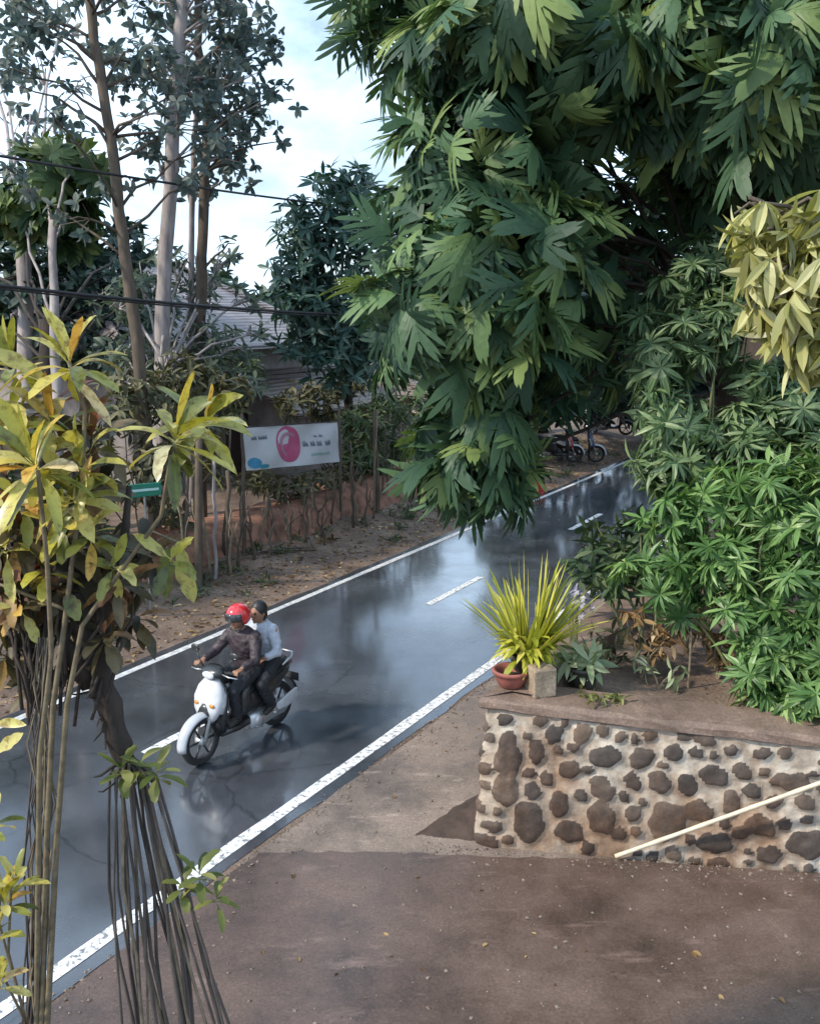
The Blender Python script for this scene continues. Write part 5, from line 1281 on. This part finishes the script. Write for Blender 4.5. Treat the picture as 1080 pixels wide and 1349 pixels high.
    if helmet:
        def shell(mb, R0, lo_front, lo_back, n=40, k=16):
            vs = []
            for i in range(n):
                az = 2*PI*i/n; f = max(0, min(1, (math.cos(az) - .25)/.3))
                end = math.radians(lo_back + (lo_front-lo_back)*f)
                for j in range(k+1):
                    ph = end*j/k
                    vs.append((h.x - .012 + R0*1.14*math.sin(ph)*math.cos(az), h.y + R0*.98*math.sin(ph)*math.sin(az), h.z + .022 + R0*math.cos(ph)*1.02))
            mb.add(vs, [(i*(k+1)+j, i*(k+1)+j+1, ((i+1) % n)*(k+1)+j+1, ((i+1) % n)*(k+1)+j) for i in range(n) for j in range(k)])
        mb = MB(); shell(mb, .136, 78, 128)
        hm = mb.build('helmet', M['helmet_red'], r, True); s_ = hm.modifiers.new('s', 'SOLIDIFY'); s_.thickness = .014; s_.offset = -1; apply_mods(hm)
        mb = MB(); vs = []
        for i in range(21):
            az = math.radians(-62 + 124*i/20)
            for j in range(7):
                ph = math.radians(70 + 34*j/6); vs.append((h.x - .008 + .143*1.14*math.sin(ph)*math.cos(az), h.y + .143*.99*math.sin(ph)*math.sin(az), h.z + .022 + .143*math.cos(ph)*1.02))
        mb.add(vs, [(i*7+j, i*7+j+1, (i+1)*7+j+1, (i+1)*7+j) for i in range(20) for j in range(6)])
        vz = mb.build('visor', M['visor'], hm, True); s_ = vz.modifiers.new('s', 'SOLIDIFY'); s_.thickness = .004; apply_mods(vz)
        mb = MB(); mb.tube([h + V((.0,.10,-.05)), h + V((.045,.07,-.115)), h + V((.05,0,-.14)), h + V((.045,-.07,-.115)), h + V((.0,-.10,-.05))], .007, 6); mb.build('chin_strap', M['black_plastic'], hm, True)
    else:
        mb = MB(); mb.ball(h + V((-.02,0,.03)), .108, 16, sc=(.95,.86,1.0)); mb.ball(h + V((-.05,0,-.03)), .085, 14, sc=(.8,.95,1.1))
        fuse('hair', mb, M['hair'], r, .01, 3)
    return r
bl = V((-1.915, 10.465, .008)); br = math.radians(-123)
scooter('white-fronted black scooter ridden down the wet road by two people', bl, br, M['white_paint'], M['black_plastic'])
JR = dict(pelvis=(-.17,0,.86), chest=(-.10,0,1.20), neck=(-.07,0,1.36), head=(-.01,0,1.49), sleeve=True, topname='jacket',
    shoulder=lambda s: (-.09,s*.185,1.27), elbow=lambda s: (.06,s*.30,1.06), wrist=lambda s: (.255,s*.285,1.025), hand=lambda s: (.325,s*.285,1.02),
    hip=lambda s: (-.14,s*.10,.86), knee=lambda s: (.27,s*.16,.76), ankle=lambda s: (.19,s*.12,.40), toe=lambda s: (.31,s*.13,.36))
rider('rider in a red helmet and dark jacket steering the white-fronted scooter', bl, br, JR, M['jacket'], M['trousers'], True, 'grip')
JP = dict(pelvis=(-.46,0,.90), chest=(-.41,0,1.20), neck=(-.385,0,1.345), head=(-.345,0,1.46), sleeve=True, topname='shirt',
    shoulder=lambda s: (-.40,s*.17,1.26), elbow=lambda s: (-.35,s*.265,1.03), wrist=lambda s: (-.22,s*.205,.99), hand=lambda s: (-.155,s*.20,.985),
    hip=lambda s: (-.44,s*.11,.885), knee=lambda s: (-.08,s*.25,.72), ankle=lambda s: (-.30,s*.20,.40), toe=lambda s: (-.18,s*.215,.35))
rider('bareheaded passenger in a pale grey shirt seated behind the rider in the red helmet', bl, br, JP, M['shirt'], M['trousers'], False, 'rest')
for px, py, dr, lb, shm, sdm in [(757,608,1.2,'dark parked scooter at the road end, nearer the overhanging leaves',M['blue_paint'],M['pale_grey']),(800,578,1.0,'parked scooter at the road end, beside the bushes under the dark trees',M['white_paint'],M['black_plastic']),(728,612,1.5,'reddish parked scooter at the road end, half behind the overhanging leaves',M['red_paint'],M['black_plastic'])]:
    b = gnd(px, py, .12); b.z = gz(b)
    scooter(lb, b, br + PI*.5 + dr*.4, shm, sdm, .1)
b = gnd(703, 645, .1); b.z = gz(b) - .01
root = thing('crate', 'small red plastic crate on the far verge beside the breadfruit leaves', 'crate', b, .5)
M['red_plastic'] = plain('red_plastic', (.4,.04,.04), .4, var=.15)
mb = MB(); mb.box((-.24,-.17,0), (.24,.17,.02))
for z0 in (.05, .13, .21):
    mb.box((-.24,-.17,z0), (.24,-.155,z0+.05)); mb.box((-.24,.155,z0), (.24,.17,z0+.05)); mb.box((-.24,-.155,z0), (-.225,.155,z0+.05)); mb.box((.225,-.155,z0), (.24,.155,z0+.05))
for x in (-.236, -.08, .08, .222):
    mb.box((x,-.173,.02), (x+.014,-.158,.262)); mb.box((x,.158,.02), (x+.014,.173,.262))
mb.build('crate_body', M['red_plastic'], root)

#WORLD
# ---------------------------------------------------------------- light, sky, camera
sun_dir = V((-.70, -.32, .66)).normalized()
w = bpy.data.worlds.new('World'); scene.world = w; w.use_nodes = True
nt = w.node_tree; nt.nodes.clear()
out = nt.nodes.new('ShaderNodeOutputWorld'); bg = nt.nodes.new('ShaderNodeBackground'); nt.links.new(bg.outputs[0], out.inputs[0])
sky = nt.nodes.new('ShaderNodeTexSky'); sky.sky_type = 'NISHITA'; sky.sun_disc = False
sky.sun_elevation = math.asin(sun_dir.z); sky.sun_rotation = math.atan2(sun_dir.x, sun_dir.y)
tc = nt.nodes.new('ShaderNodeTexCoord')
mp = nt.nodes.new('ShaderNodeMapping'); mp.inputs['Scale'].default_value = (1, 1, 1.8); mp.inputs['Location'].default_value = (.35, .1, .2); nt.links.new(tc.outputs['Generated'], mp.inputs[0])
nz = nt.nodes.new('ShaderNodeTexNoise'); nz.inputs['Scale'].default_value = 3.2; nz.inputs['Detail'].default_value = 7; nz.inputs['Roughness'].default_value = .55
nt.links.new(mp.outputs[0], nz.inputs[0])
cr = ramp(nt, [(.44, (.3,.3,.3)), (.57, (1,1,1))]); nt.links.new(nz.outputs['Fac'], cr.inputs[0])
mx = nt.nodes.new('ShaderNodeMix'); mx.data_type = 'RGBA'; nt.links.new(cr.outputs[0], mx.inputs['Factor'])
nt.links.new(sky.outputs[0], mx.inputs[6]); mx.inputs[7].default_value = (9.2, 12.2, 15.6, 1)
nt.links.new(mx.outputs[2], bg.inputs[0]); bg.inputs[1].default_value = .12
sl = bpy.data.lights.new('sun', 'SUN'); sl.energy = 4.0; sl.angle = math.radians(4); sl.color = (1, .91, .76)
so = bpy.data.objects.new('sun', sl); COL.objects.link(so); so.rotation_euler = sun_dir.to_track_quat('Z', 'Y').to_euler()
cam = bpy.data.cameras.new('camera'); co = bpy.data.objects.new('camera', cam); COL.objects.link(co)
co.location = (0, 0, H); co.rotation_euler = (PI/2 - PITCH, 0, 0)
cam.sensor_fit = 'HORIZONTAL'; cam.sensor_width = 36; cam.lens = 36*FPX/1080
cam.clip_end = 2000; cam.clip_start = .05
scene.camera = co
vs_ = scene.view_settings; vs_.view_transform = 'Standard'; vs_.look = 'None'; vs_.gamma = 1; vs_.exposure = 0.22
scene.render.engine = 'CYCLES'
scene.cycles.max_bounces = 8; scene.cycles.use_denoising = True
